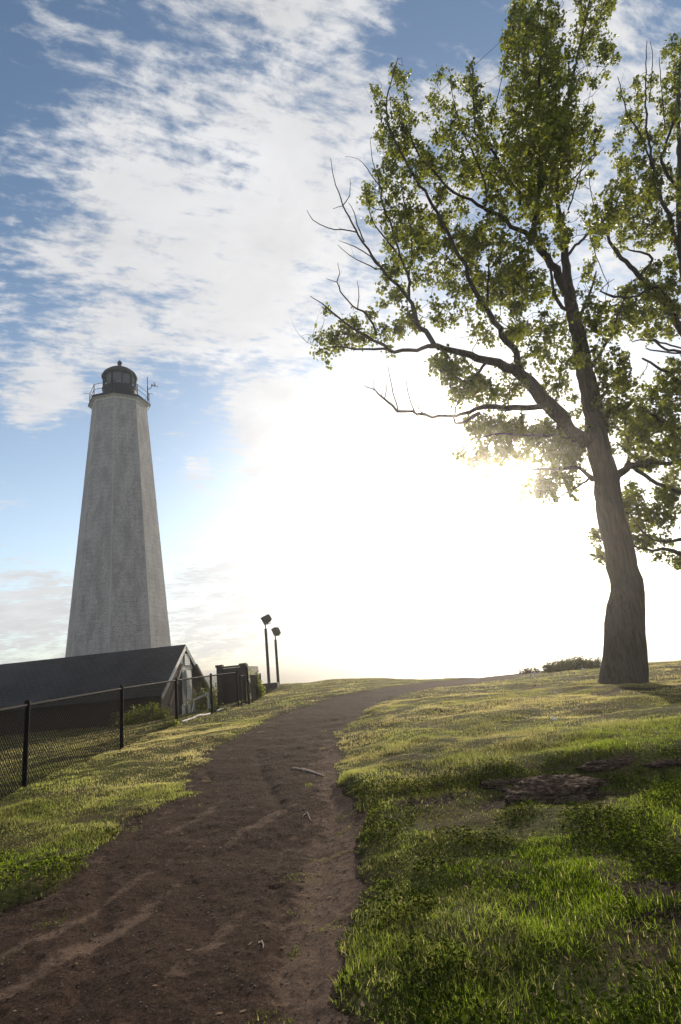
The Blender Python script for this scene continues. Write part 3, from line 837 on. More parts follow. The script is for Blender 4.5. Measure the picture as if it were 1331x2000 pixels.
MB().tube([ap+Vector((.36, 0, 1.29)), ap+Vector((.80, 0, 1.22))], .02, 6).build('arm', MAT['navy_metal'], ant)
MB().lathe(ap+Vector((.58, 0, 1.28)), [(.10, .0), (.12, .06), (.10, .2), (.06, .33), (.01, .40)], 10).build('sensor_dome', MAT['white_paint'], ant)
MB().lathe(ap+Vector((.80, 0, 1.15)), [(.02, -.02), (.06, .03), (.06, .08), (.02, .13)], 10).build('sensor_cup', MAT['white_paint'], ant)
MB().tube([ap+Vector((.04, 0, .62)), ap+Vector((.42, .05, .63))], .016, 5).build('arm', MAT['navy_metal'], ant)
for k, (px, py) in enumerate([(176, 769), (186, 750)]):
    pp = min(octa(ri-.12, zd), key=lambda v: (v-P(px, py, 43)).length)
    MB().tube([pp+Vector((0, 0, 1.0)), pp+Vector((-.5, -.05, 1.02))], .016, 5).build('light_bracket', MAT['navy_metal'], LH)

# ------------------------------------------------------------------ gabled shed
apx = P(363, 1258.5, 31.0); Hr = apx.z
rdg = PH(-160, 1315, Hr-EYE)
rdir = (rdg-apx); rdir.z = 0; rdir.normalize()
rdg = apx + rdir*34
nrm = Vector((0, 0, 1)).cross(rdir).normalized()
if nrm.y > 0: nrm = -nrm                      # towards the camera
# eave points on the gable plane
def gable_pt(px, py, s):                      # s metres across from the apex along nrm
    pass
# near eave corner seen at about (316,1362)
def solve_eave(px, py, sign):
    best = None
    for i in range(400):
        s_ = sign*(1+i*.02); base_p = apx+nrm*s_
        d = ray(px, py); k = base_p.x/d.x if abs(d.x) > 1 else 0
        y_ = d.y*k; e = abs(y_-base_p.y)
        if best is None or e < best[0]: best = (e, s_, d.z*k+EYE)
    return best
e1 = solve_eave(315.5, 1363, 1); e2 = solve_eave(410, 1342, -1)
WN, WF = e1[1], -e2[1]
WH = (WN+WF)/2
ez = (e1[2]+e2[2])/2
print('shed', apx, WN, WF, e1[2], e2[2], Hr)
gz = H1(apx.x, apx.y)
shed = empty('shed', Vector((apx.x, apx.y, gz)))
tag(shed, 'long low building with dark shingle gable roof in front of the lighthouse', 'building')
def uvbox(o, ax_u, ax_v):
    ul = o.data.uv_layers.new(name='UVMap'); off = parent_loc(o.parent) if o.parent else Vector((0, 0, 0))
    for l in o.data.loops:
        p = o.data.vertices[l.vertex_index].co+off
        ul.data[l.index].uv = (p.dot(ax_u), p.dot(ax_v))
ridge0 = apx; tk = .14
for s_, nm in ((WN, 1), (-WF, -1)):
    e0 = Vector((apx.x, apx.y, ez)) + nrm*s_
    dn = (e0-ridge0).normalized()
    upv = dn.cross(rdir).normalized();  upv = upv if upv.z > 0 else -upv
    a_, b_ = ridge0, e0; c_, d_ = e0+rdir*34, ridge0+rdir*34
    mb = MB().hexa([a_-upv*tk, b_-upv*tk, c_-upv*tk, d_-upv*tk, a_, b_, c_, d_])
    o = mb.build('roof', MAT['shingle'], shed); uvbox(o, rdir, dn)
    # rake board under the roof edge, proud of the gable
    rk = MB(); of = -rdir*.012
    L_ = (e0-ridge0).length
    rk.hexa([ridge0+of-upv*.23+dn*.05, e0+of-upv*.23, e0+of*0+rdir*.05-upv*.23, ridge0+rdir*.05-upv*.23+dn*.05,
             ridge0+of-upv*.02, e0+of-upv*.02, e0+rdir*.05-upv*.02, ridge0+rdir*.05-upv*.02])
    rk.build('rake_board', MAT['white_paint'] if nm == 1 else MAT['grey_paint'], shed)
    # soffit between the rake and the wall
# gable wall, set back under the overhang
gw = .16
g0 = apx + rdir*gw
lo = gz-.3
gv_ = [Vector((g0.x, g0.y, 0))+nrm*(WN-.35), Vector((g0.x, g0.y, 0))-nrm*(WF-.35)]
def zroof(s_): return Hr - tk*1.25 - (Hr-ez)*abs(s_)/(WN if s_ > 0 else WF) - .02
pN = gv_[0]; pF = gv_[1]
front = [Vector((pN.x, pN.y, lo)), Vector((pF.x, pF.y, lo)), Vector((pF.x, pF.y, zroof(-(WF-.35)))), Vector((g0.x, g0.y, zroof(0))), Vector((pN.x, pN.y, zroof(WN-.35)))]
back = [v+rdir*33 for v in front]
mb = MB().add(front+back, [(0, 1, 2, 3, 4), (9, 8, 7, 6, 5), (0, 4, 9, 5), (1, 6, 7, 2), (0, 5, 6, 1)])
o = mb.build('wall', MAT['brick'], shed)
ul = o.data.uv_layers.new(name='UVMap')
for l in o.data.loops:
    p = o.data.vertices[l.vertex_index].co
    ul.data[l.index].uv = (p.x+p.y, p.z)
# pale panel with louvred vent near the apex
out_ = -rdir
def on_gable(s_, z_, d_=.03): return Vector((g0.x, g0.y, z_))+nrm*s_+out_*d_
def slab(s0, s1, z0_, z1_, d0, d1, name, m_, parent):
    p = [on_gable(s0, z0_, d0), on_gable(s1, z0_, d0), on_gable(s1, z0_, d1), on_gable(s0, z0_, d1)]
    p += [v+Vector((0, 0, z1_-z0_)) for v in p]
    return MB().hexa(p).build(name, m_, parent)
def gz_at(px, py):     # gable coordinates of a pixel
    best = None
    for i in range(-700, 700):
        s_ = i*.01; b_ = g0+nrm*s_; d = ray(px, py); k = b_.y/d.y; e = abs(d.x*k-b_.x)
        if best is None or e < best[0]: best = (e, s_, d.z*k+EYE)
    return best[1], best[2]
sA, zA = gz_at(352, 1308); sB, zB = gz_at(375, 1308)
sC, zC = gz_at(362, 1283)
# triangular-topped white board: follows the roof slope
zt_ = lambda s_: zroof(s_)-.10
bd = [on_gable(sA, zA, .0), on_gable(sB, zA, .0), on_gable(sB, zt_(sB), .0), on_gable(0, zt_(0), .0), on_gable(sA, zt_(sA), .0)]
bd2 = [v+out_*.04 for v in bd]
MB().add(bd+bd2, [(0, 1, 2, 3, 4), (9, 8, 7, 6, 5)]+[(i, (i+1) % 5, 5+(i+1) % 5, 5+i) for i in range(5)]).build('gable_panel', MAT['white_paint'], shed)
vs0, vz0 = gz_at(357, 1300); vs1, vz1 = gz_at(366, 1282)
vent = slab(vs0, vs1, vz0, vz1+.1, .045, .09, 'vent', MAT['grey_paint'], shed)
for k in range(7):
    zz = vz0 + (vz1+.1-vz0)*(k+.5)/7
    slab(vs0-.0, vs1+.0, zz-.025, zz+.045, .092, .14, 'louvre', MAT['white_paint'], vent)
dS0, _ = gz_at(354, 1330); dS1, _ = gz_at(362, 1330); dS2, _ = gz_at(372, 1330)
slab(dS0, dS1, gz, zA-.02, .01, .07, 'door', MAT['grey_paint'], shed)
slab(dS1-.02, dS2, gz, zA-.02, .01, .08, 'door', MAT['white_paint'], shed)
for sgn in (1, -1):
    s0 = (WN if sgn > 0 else -WF)*.30; s1 = (WN if sgn > 0 else -WF)*.93
    p = on_gable(s0, zroof(s0)-.15, .30); q = on_gable(s1, zroof(s1)-.45, .42)
    MB().bar(p, q, .12, .14).build('brace', MAT['brown_wood'], shed)
# white bollards beside the door
for i, (px, py) in enumerate([(359, 1384), (371, 1383)]):
    pb = P(px, py, 27.0+i*.6); zb_ = H1(pb.x, pb.y)
    b0_ = Vector((pb.x, pb.y, zb_)); 
    o = MB().lathe(b0_, [(.075, -.1), (.075, max(.35, pb.z+.12-zb_)), (.06, max(.35, pb.z+.12-zb_)+.04), (.01, max(.35, pb.z+.12-zb_)+.06)], 12).build('bollard', MAT['white_paint'])
    tag(o, ['white bollard by the shed gable, left of the pair', 'white bollard by the shed gable, right of the pair'][i], 'bollard', 'white bollards by the shed door')
# pale trestle
tp = P(394, 1385, 26.0); tp.z = H1(tp.x, tp.y)
tr_ = empty('trestle', tp); tag(tr_, 'small pale trestle standing on the lawn behind the chain-link fence', 'trestle')
MB().bar(tp+Vector((-.35, 0, .5)), tp+Vector((.35, 0, .72)), .08, .1).build('top_rail', MAT['white_paint'], tr_)
for sx_ in (-.3, .3):
    for sy_ in (-.2, .2):
        MB().bar(tp+Vector((sx_, 0, .58+sx_*.3)), tp+Vector((sx_*1.15, sy_, 0)), .05, .05, up=(1, 0, 0)).build('leg', MAT['white_paint'], tr_)

# ------------------------------------------------------------------ dark timber enclosure
def gp(px, py, y):
    q = P(px, py, y); return q
c1_ = P(427, 1330, 27); c2_ = P(484, 1330, 27); zt1 = P(427, 1306, 27).z; zt2 = P(484, 1300, 27).z
gz2 = H1((c1_.x+c2_.x)/2, 27)
en = empty('timber_enclosure', Vector(((c1_.x+c2_.x)/2, 27, gz2)))
tag(en, 'dark boarded timber enclosure with a capped post at each end, behind the fence gate', 'enclosure')
nb = 9
for k in range(nb):
    x0 = c1_.x + (c2_.x-c1_.x)*k/nb; x1 = c1_.x+(c2_.x-c1_.x)*(k+1)/nb-.004
    MB().box(((x0+x1)/2, 27, (gz2+zt1)/2-.02), (x1-x0, .04, zt1-gz2)).build('board', MAT['dark_wood'], en)
MB().box(((c1_.x+c2_.x)/2, 27, zt1+.03), (c2_.x-c1_.x+.1, .14, .08)).build('top_rail', MAT['dark_wood'], en)
for xx, zz in ((c1_.x+.1, zt1+.05), (c2_.x-.15, zt2+.02)):
    p_ = MB().box((xx, 26.9, (gz2+zz)/2), (.24, .24, zz-gz2)).build('post', MAT['dark_wood'], en)
    MB().box((xx, 26.9, zz+.05), (.32, .32, .10)).build('cap', MAT['dark_wood'], p_)
MB().box((c1_.x+.03, 28.6, (gz2+zt1)/2), (.05, 3.1, zt1-gz2)).build('side_wall', MAT['dark_wood'], en)
MB().box((c2_.x-.03, 28.6, (gz2+zt1)/2), (.05, 3.1, zt1-gz2)).build('side_wall', MAT['dark_wood'], en)

# ------------------------------------------------------------------ chain link fence
posts = [(P(-260, 1690, 5.3), P(-262, 1430, 5.3)), (P(47, 1546, 8.4), P(52, 1376, 8.4)), (P(238, 1461, 12.2), P(237, 1344, 12.2)), (P(346, 1419, 15.8), P(344, 1328, 15.8)),
         (P(415, 1395, 18.9), P(413, 1319, 18.9)), (P(466, 1384, 21.2), P(461, 1313, 21.2))]
pb_ = []
for a_, b_ in posts:
    g_z = H1(a_.x, a_.y, True); pb_.append((Vector((a_.x, a_.y, g_z)), Vector((a_.x+(b_.x-a_.x)*.0, a_.y, b_.z))))
fe = empty('chain_link_fence', pb_[1][0])
tag(fe, 'black chain-link fence with round posts and top rail along the left of the path', 'fence')
def wiremesh(p0, p1, t0, t1, name, parent, cell=.072, rw=.0036, base_fn=None):
    """woven wires between two posts; p: bottoms, t: tops"""
    Lh = (Vector((p1.x, p1.y, 0))-Vector((p0.x, p0.y, 0))).length
    ncol = int(Lh/(cell/2)); d = (p1-p0); d.z = 0; d.normalize(); nn_ = Vector((-d.y, d.x, 0))
    Hm = ((t0.z-p0.z)+(t1.z-p1.z))/2; nrow = int(Hm/(cell/2))
    us = np.arange(ncol)*(cell/2)
    V_ = []; Fq = []; off = 0
    gx = p0.x+(p1.x-p0.x)*us/Lh; gy = p0.y+(p1.y-p0.y)*us/Lh
    gb = height(gx, gy)+.02; tb = t0.z+(t1.z-t0.z)*us/Lh+.012
    for c in range(ncol):
        js = np.arange(nrow+1); v = js/nrow
        side = (js+c) % 2
        u = us[c]+side*(cell/2)*1.04
        z = gb[c]+(tb[c]-gb[c])*v
        x = p0.x+d.x*u + nn_.x*(side-.5)*.006; y = p0.y+d.y*u+nn_.y*(side-.5)*.006
        c3 = np.stack([x, y, z], -1)
        ring = []
        for k in range(3):
            a_ = 2*math.pi*k/3+.5
            ring.append(c3 + np.array([nn_.x, nn_.y, 0])*math.cos(a_)*rw + np.array([d.x, d.y, 0])*math.sin(a_)*rw)
        V_.append(np.stack(ring, 1).reshape(-1, 3))
        b0 = off+np.arange(nrow)*3
        for k in range(3): Fq.append(np.stack([b0+k, b0+(k+1) % 3, b0+3+(k+1) % 3, b0+3+k], -1))
        off += (nrow+1)*3
    return np_mesh(name, np.vstack(V_), [np.vstack(Fq)], MAT['fence_wire'], parent)
for i, (a_, b_) in enumerate(pb_):
    ph = b_.z+.03
    po = MB().tube([a_-Vector((0, 0, .15)), Vector((a_.x, a_.y, ph))], .034, 14).build('post', MAT['black_metal'], fe)
    MB().lathe(Vector((a_.x, a_.y, ph)), [(.040, -.05), (.040, .0), (.028, .025), (.004, .035)], 14).build('cap', MAT['black_metal'], po)
    if i:
        p0, q0 = pb_[i-1]
        MB().tube([Vector((p0.x, p0.y, q0.z-.01)), Vector((a_.x, a_.y, b_.z-.01))], .022, 10).build('top_rail', MAT['black_metal'], fe)
        wiremesh(p0, a_, q0, b_, 'wire_mesh', fe, rw=.0050 if i < 3 else .0036)
# gate leaf, tall post and the last run
gA = P(467, 1384, 21.2); gB = P(487, 1377, 22.3); gC = P(511, 1362, 25.5)
def fence_piece(name, label, cat, a_, b_, ha, hb_, frame=True, lean=0.0):
    za = H1(a_.x, a_.y, True); zb_ = H1(b_.x, b_.y, True)
    A = Vector((a_.x, a_.y, za)); B = Vector((b_.x, b_.y, zb_))
    e = empty(name, A); tag(e, label, cat)
    TA = Vector((A.x+lean, A.y, ha)); TB = Vector((B.x+lean, B.y, hb_))
    if frame:
        MB().tube([A+Vector((0, 0, .06)), TA, TB, B+Vector((0, 0, .06)), A+Vector((0, 0, .06))], .022, 8).build('frame', MAT['black_metal'], e)
    else:
        MB().tube([TA, TB], .02, 8).build('top_rail', MAT['black_metal'], e)
        MB().tube([B-Vector((0, 0, .1)), TB+Vector((0, 0, .05))], .035, 10).build('post', MAT['black_metal'], e)
    wiremesh(A, B, TA, TB, 'wire_mesh', e, rw=.0030)
    return e
off1 = Vector((.10, -.02, 0))
fence_piece('fence_gate', 'narrow sagging chain-link gate leaf between two dark posts at the far end of the fence', 'gate', gA+off1, gB-off1, P(467, 1320, 21.2).z, P(484, 1319, 22.3).z)
tb_ = Vector((gB.x, gB.y, H1(gB.x, gB.y)))
MBo = MB().tube([tb_-Vector((0, 0, .1)), Vector((gB.x-.02, gB.y, P(486, 1302, 22.3).z))], .05, 12).build('gate_post', MAT['black_metal'])
tag(MBo, 'taller dark post right of the narrow gate leaf', 'post')
fence_piece('chain_link_fence', 'last short chain-link run with vines growing on it, right of the gate', 'fence', gB+Vector((.08, .1, 0)), gC, P(489, 1318, 22.4).z, P(511, 1317, 25.5).z, frame=False)
# white pipe along the foot of the fence
mbp = []
for px, py in [(352, 1423), (375, 1414), (392, 1404), (402, 1398)]:
    q = PH(px, py, -1.0); mbp.append(q)
f2, f3 = pb_[3][0], pb_[4][0]
pts = []
for k in range(12):
    u = .06+.80*k/11; q = f2.lerp(f3, u); q.x += .06; pts.append(Vector((q.x, q.y, H1(q.x, q.y, True)+.05)))
o = MB().tube(pts, .03, 8).build('pipe', MAT['pipe']); tag(o, 'pale pipe lying along the foot of the chain-link fence', 'pipe')
f3, f4 = pb_[4][0], pb_[5][0]; pts = []
for k in range(6):
    u = .1+.45*k/5; q = f3.lerp(f4, u); q.x += .07; pts.append(Vector((q.x, q.y, H1(q.x, q.y, True)+.05)))
o = MB().tube(pts, .03, 8).build('pipe', MAT['pipe']); tag(o, 'shorter far piece of pale pipe at the fence foot near the gate', 'pipe')

# ------------------------------------------------------------------ flood lights
def flood(base_px, top_px, y, headpx, wpx, label, yaw):
    b_ = P(*base_px, y); b_.z = H1(b_.x, b_.y)-.05; tp_ = P(*top_px, y)
    e = empty('flood_light', b_); tag(e, label, 'flood light', 'flood lights on poles')
    h_ = tp_.z
    top = Vector((b_.x, b_.y, h_))
    MB().tube([b_, Vector((b_.x, b_.y, h_-.02))], [.085, .075], 12).build('pole', MAT['lamp_black'], e)
    MB().tube([top-Vector((0, 0, .02)), top+Vector((0, 0, .20))], .035, 8).build('neck', MAT['lamp_black'], e)
    w_, hh_, dd = wpx
    c = top+Vector((.10, 0, .20+hh_*.62))
    tl = math.radians(28)
    ax = Vector((math.cos(yaw), math.sin(yaw), 0)); az_ = Vector((-math.sin(yaw)*-math.sin(tl), math.cos(yaw)*-math.sin(tl), math.cos(tl)))
    ax2 = (ax*math.cos(tl)+Vector((0, 0, -1))*math.sin(tl)).normalized()   # downward pointing face axis
    side = Vector((-ax.y, ax.x, 0)); upx = side.cross(ax2)*-1
    if upx.z < 0: upx = -upx
    # tapered housing: wide glass end, narrower back
    def ring(s, kw, kh): return [c+ax2*s-side*w_*kw-upx*hh_*kh, c+ax2*s+side*w_*kw-upx*hh_*kh, c+ax2*s+side*w_*kw+upx*hh_*kh, c+ax2*s-side*w_*kw+upx*hh_*kh]
    rg = [ring(-dd*.5, .30, .30), ring(-dd*.28, .46, .45), ring(dd*.42, .5, .5), ring(dd*.5, .5, .5)]
    vs = [v for q in rg for v in q]; fs = [(3, 2, 1, 0), (12, 13, 14, 15)]
    for i in range(3):
        for k in range(4): fs.append((i*4+k, i*4+(k+1) % 4, (i+1)*4+(k+1) % 4, (i+1)*4+k))
    hd = MB().add(vs, fs).build('lamp_head', MAT['lamp_black'], e, bevel=.02)
    g4 = ring(dd*.5+.004, .44, .44); g5 = [v+ax2*.01 for v in g4]
    MB().hexa(g4+g5).build('glass', MAT['glass'], hd)
    MB().tube([c-side*w_*.56-ax2*.02, c-side*w_*.56-upx*hh_*.62, top+Vector((0, 0, .2)), c+side*w_*.56-upx*hh_*.62, c+side*w_*.56-ax2*.02], .018, 6).build('yoke', MAT['lamp_black'], e)
flood((526, 1335), (517.5, 1227), 32.5, None, (.44, .46, .46), 'nearer taller flood light on a dark pole at the end of the fence', math.radians(180+20))
flood((544, 1333), (538, 1249), 35.0, None, (.40, .46, .34), 'farther shorter flood light pole right of the taller one', math.radians(180-38))
sb = P(528, 1342, 31.5); sb.z = H1(sb.x, sb.y)
mb = MB()
o = mb.box(sb+Vector((0, 0, .12)), (.85, .6, .34)).build('stone_block', MAT['concrete'], None, bevel=.05)
tag(o, 'low dark stone block in front of the flood light poles', 'block')

# ------------------------------------------------------------------ foliage builder
LEAF = np.array([[0, 0, 0], [-.46, .30, .06], [-.30, .62, .05], [0, 1, -.05], [.30, .62, .05], [.46, .30, .06]])
def leaves(cent, nper, rad, size, seed, name, mat_, parent, squash=1.2, sizes=None):
    r = np.random.default_rng(seed); cent = np.asarray(cent)
    n = len(cent)*nper
    c = np.repeat(cent, nper, 0)
    rd = np.repeat(np.asarray(rad)*np.ones(len(cent)), nper)
    # leaves gathered around short sprays inside each clump
    spr = r.normal(0, 1, (len(cent), 5, 3)); spr /= np.linalg.norm(spr, axis=2, keepdims=True)
    pick = r.integers(0, 5, n); ci = np.repeat(np.arange(len(cent)), nper)
    s = spr[ci, pick]; tt = r.random(n)**.7
    p = s*(tt*rd)[:, None] + r.normal(0, .055, (n, 3))
    p[:, 2] *= squash
    p = p + c
    # orientation: random, drooping
    yv = r.normal(0, 1, (n, 3)); yv[:, 2] -= .8; yv /= np.linalg.norm(yv, axis=1, keepdims=True)
    xv = np.cross(yv, r.normal(0, 1, (n, 3))); xv /= np.linalg.norm(xv, axis=1, keepdims=True); zv = np.cross(xv, yv)
    sz = size*(.6+.75*r.random(n))
    V_ = p[:, None] + sz[:, None, None]*(LEAF[None, :, 0:1]*xv[:, None]+LEAF[None, :, 1:2]*yv[:, None]+LEAF[None, :, 2:3]*zv[:, None])
    b0 = (np.arange(n)*6)[:, None]
    q1 = b0+np.array([[0, 3, 2, 1]]); q2 = b0+np.array([[0, 5, 4, 3]])
    tint = np.clip(r.normal(.45, .28, n)+np.repeat(r.normal(0, .15, len(cent)), nper), 0, 1)
    return np_mesh(name, V_.reshape(-1, 3), [np.vstack([q1, q2])], mat_, parent, attrs={'tint': np.repeat(tint, 6)})

def px_r(w_px, y): return w_px/2*y/F_PX
def smooth_poly(pts, rads, step=.18, wob=.02):
    """Catmull-Rom through points with small natural wobble"""
    P_ = [Vector(p) for p in pts]; out = []; rr_ = []
    for i in range(len(P_)-1):
        p0 = P_[max(i-1, 0)]; p1 = P_[i]; p2 = P_[i+1]; p3 = P_[min(i+2, len(P_)-1)]
        nseg = max(2, int((p2-p1).length/step))
        for k in range(nseg):
            t_ = k/nseg
            q = .5*((2*p1)+(p2-p0)*t_+(2*p0-5*p1+4*p2-p3)*t_*t_+(3*p1-p0-3*p2+p3)*t_**3)
            rad = rads[i]*(1-t_)+rads[i+1]*t_
            if out: q = q+Vector((random.gauss(0, 1), random.gauss(0, 1), random.gauss(0, 1)))*min(wob, rad*.35+.004)
            out.append(q); rr_.append(rad)
    out.append(P_[-1]); rr_.append(rads[-1])
    return out, rr_

def build_tree(y0, limbs, ell, name_label, seed, leafsize=.085, extra_dead=(), spread=3.0, nper=34, dens=1.0, gapthr=-.16):
    random.seed(seed); r = np.random.default_rng(seed)
    base = P(limbs[0][0][0], limbs[0][0][1], y0); base.z = H1(base.x, base.y)
    root = empty('tree', base); tag(root, name_label, 'tree')
    nodes = []; tips = []
    for li, lb in enumerate(limbs):
        pts = []; rads = []
        for (px, py, dy, wpx) in lb:
            y_ = y0+dy; pts.append(P(px, py, y_)); rads.append(max(.006, px_r(wpx, y_)))
        if li == 0:
            pts[0].z = base.z-.15
        sp, sr = smooth_poly(pts, rads, wob=.012 if li == 0 else .03)
        mb = MB()
        if li == 0:
            # root flare
            sp = [sp[0]-Vector((0, 0, .1))]+sp; sr = [sr[0]*1.12]+sr
            mb.tube(sp, sr, 28)
            o = mb.build('trunk', MAT['bark'], root)
            # furrows and lumps
            off = parent_loc(root)
            for v in o.data.vertices:
                q = v.co+off; a_ = mnoise.fractal(Vector((q.x*9, q.y*9, q.z*1.2)), .8, 2, 4)
                nv = v.normal; fl = max(0.0, 1-(q.z-base.z)/.7)
                ang_ = math.atan2(q.y-base.y, q.x-base.x)
                v.co = v.co + nv*(a_*.026 + fl*fl*(.02+.035*math.sin(ang_*5+1.0)*math.sin(ang_*2+.4)))
        else:
            mb.tube(sp, sr, 10 if sr[0] > .03 else 6).build('branch', MAT['bark'], root)
        for i in range(0, len(sp), 2):
            if li == 0 and i < len(sp)*.45: continue
            nodes.append((sp[i], sr[i]))
    # foliage clumps
    cents = []
    for (cx, cy, rx, ry, wgt) in ell:
        n = max(2, int(math.pi*rx*ry/300*wgt*dens))
        for k in range(n):
            a_ = r.random()*2*math.pi; q = math.sqrt(r.random())
            px = cx+rx*q*math.cos(a_); py = cy+ry*q*math.sin(a_)
            half = spread*min(1.0, max(.35, (rx+ry)/110))
            # keep each clump near the branch it belongs to, but give the crown depth
            cents.append(P(px, py, y0+float(r.normal(0, half*.5))))
    # connect clumps to the skeleton by twigs
    NP = np.array([tuple(n[0]) for n in nodes]); NR = [n[1] for n in nodes]
    C_ = np.array([tuple(c) for c in cents])
    order = np.argsort([np.min(((NP-c)**2).sum(1)) for c in C_])
    NPl = list(map(np.array, NP)); arr = np.array(NPl)
    tw = MB(); kept = []
    for oi in order:
        c = C_[oi]
        d2 = ((arr-c)**2).sum(1)
        pen = np.where(arr[:, 2] > c[2]+.15, 1.6, 1.0)
        j = int(np.argmin(d2*pen)); L_ = math.sqrt(d2[j])
        if L_ > 3.6: continue
        kept.append(oi)
        p0 = Vector(arr[j]); p1 = Vector(c)
        mid = p0.lerp(p1, .5)+Vector((random.gauss(0, .07), random.gauss(0, .07), -.05*L_+random.gauss(0, .05)))
        r0 = min(max(.007, NR[j]*.6), .007+.010*L_)
        sp, sr = smooth_poly([p0, mid, p1], [r0, r0*.75, .005], step=.25, wob=.015)
        tw.tube(sp, sr, 4, caps=False)
        new = [np.array(sp[len(sp)//2]), np.array(sp[-1])]
        arr = np.vstack([arr, new]); NR += [r0*.8, .007]
    # fine leafless twigs poking out of the crown
    for k in range(int(len(kept)*.10)):
        c = Vector(C_[kept[r.integers(0, len(kept))]])
        d = Vector((random.gauss(-.1, .5), random.gauss(0, .5), abs(random.gauss(.8, .3)))).normalized()
        L_ = random.uniform(.35, .9)
        sp, sr = smooth_poly([c, c+d*L_*.5+Vector((random.gauss(0, .04), 0, 0)), c+d*L_+Vector((0, 0, .08))], [.006, .004, .002], step=.2, wob=.01)
        tw.tube(sp, sr, 3, caps=False)
    tw.build('twigs', MAT['bark'], root)
    kc = C_[kept]
    gap = np.array([mnoise.noise(Vector(c)*.95)+.5*mnoise.noise(Vector(c)*2.3) for c in kc])
    kc = kc[gap > gapthr]
    leaves(kc, nper, .14+.12*r.random(len(kc)), leafsize, seed+3, 'crown', MAT['leaf'], root)
    # bare branches
    for lb in extra_dead:
        pts = []; rads = []
        for (px, py, dy, wpx) in lb:
            pts.append(P(px, py, y0+dy)); rads.append(max(.0035, px_r(wpx, y0+dy)))
        sp, sr = smooth_poly(pts, rads, wob=.015)
        mb = MB(); mb.tube(sp, sr, 6)
        for k in range(2, len(sp)-1, 3):      # small side twigs
            if random.random() < .55:
                t_ = (sp[k+1]-sp[k-1]).normalized()
                sd_ = Vector((random.gauss(0, .6), random.gauss(0, .5), abs(random.gauss(.5, .5))))
                d = (t_*.6+sd_*.7).normalized(); L_ = random.uniform(.08, .35)
                mb.tube([sp[k], sp[k]+d*L_*.5, sp[k]+d*L_+Vector((0, 0, .03))], [sr[k]*.5, .003, .0018], 3, caps=False)
        mb.build('bare_branch', MAT['bark'], root)
    print(name_label[:20], len(kc), 'clumps')
    return root

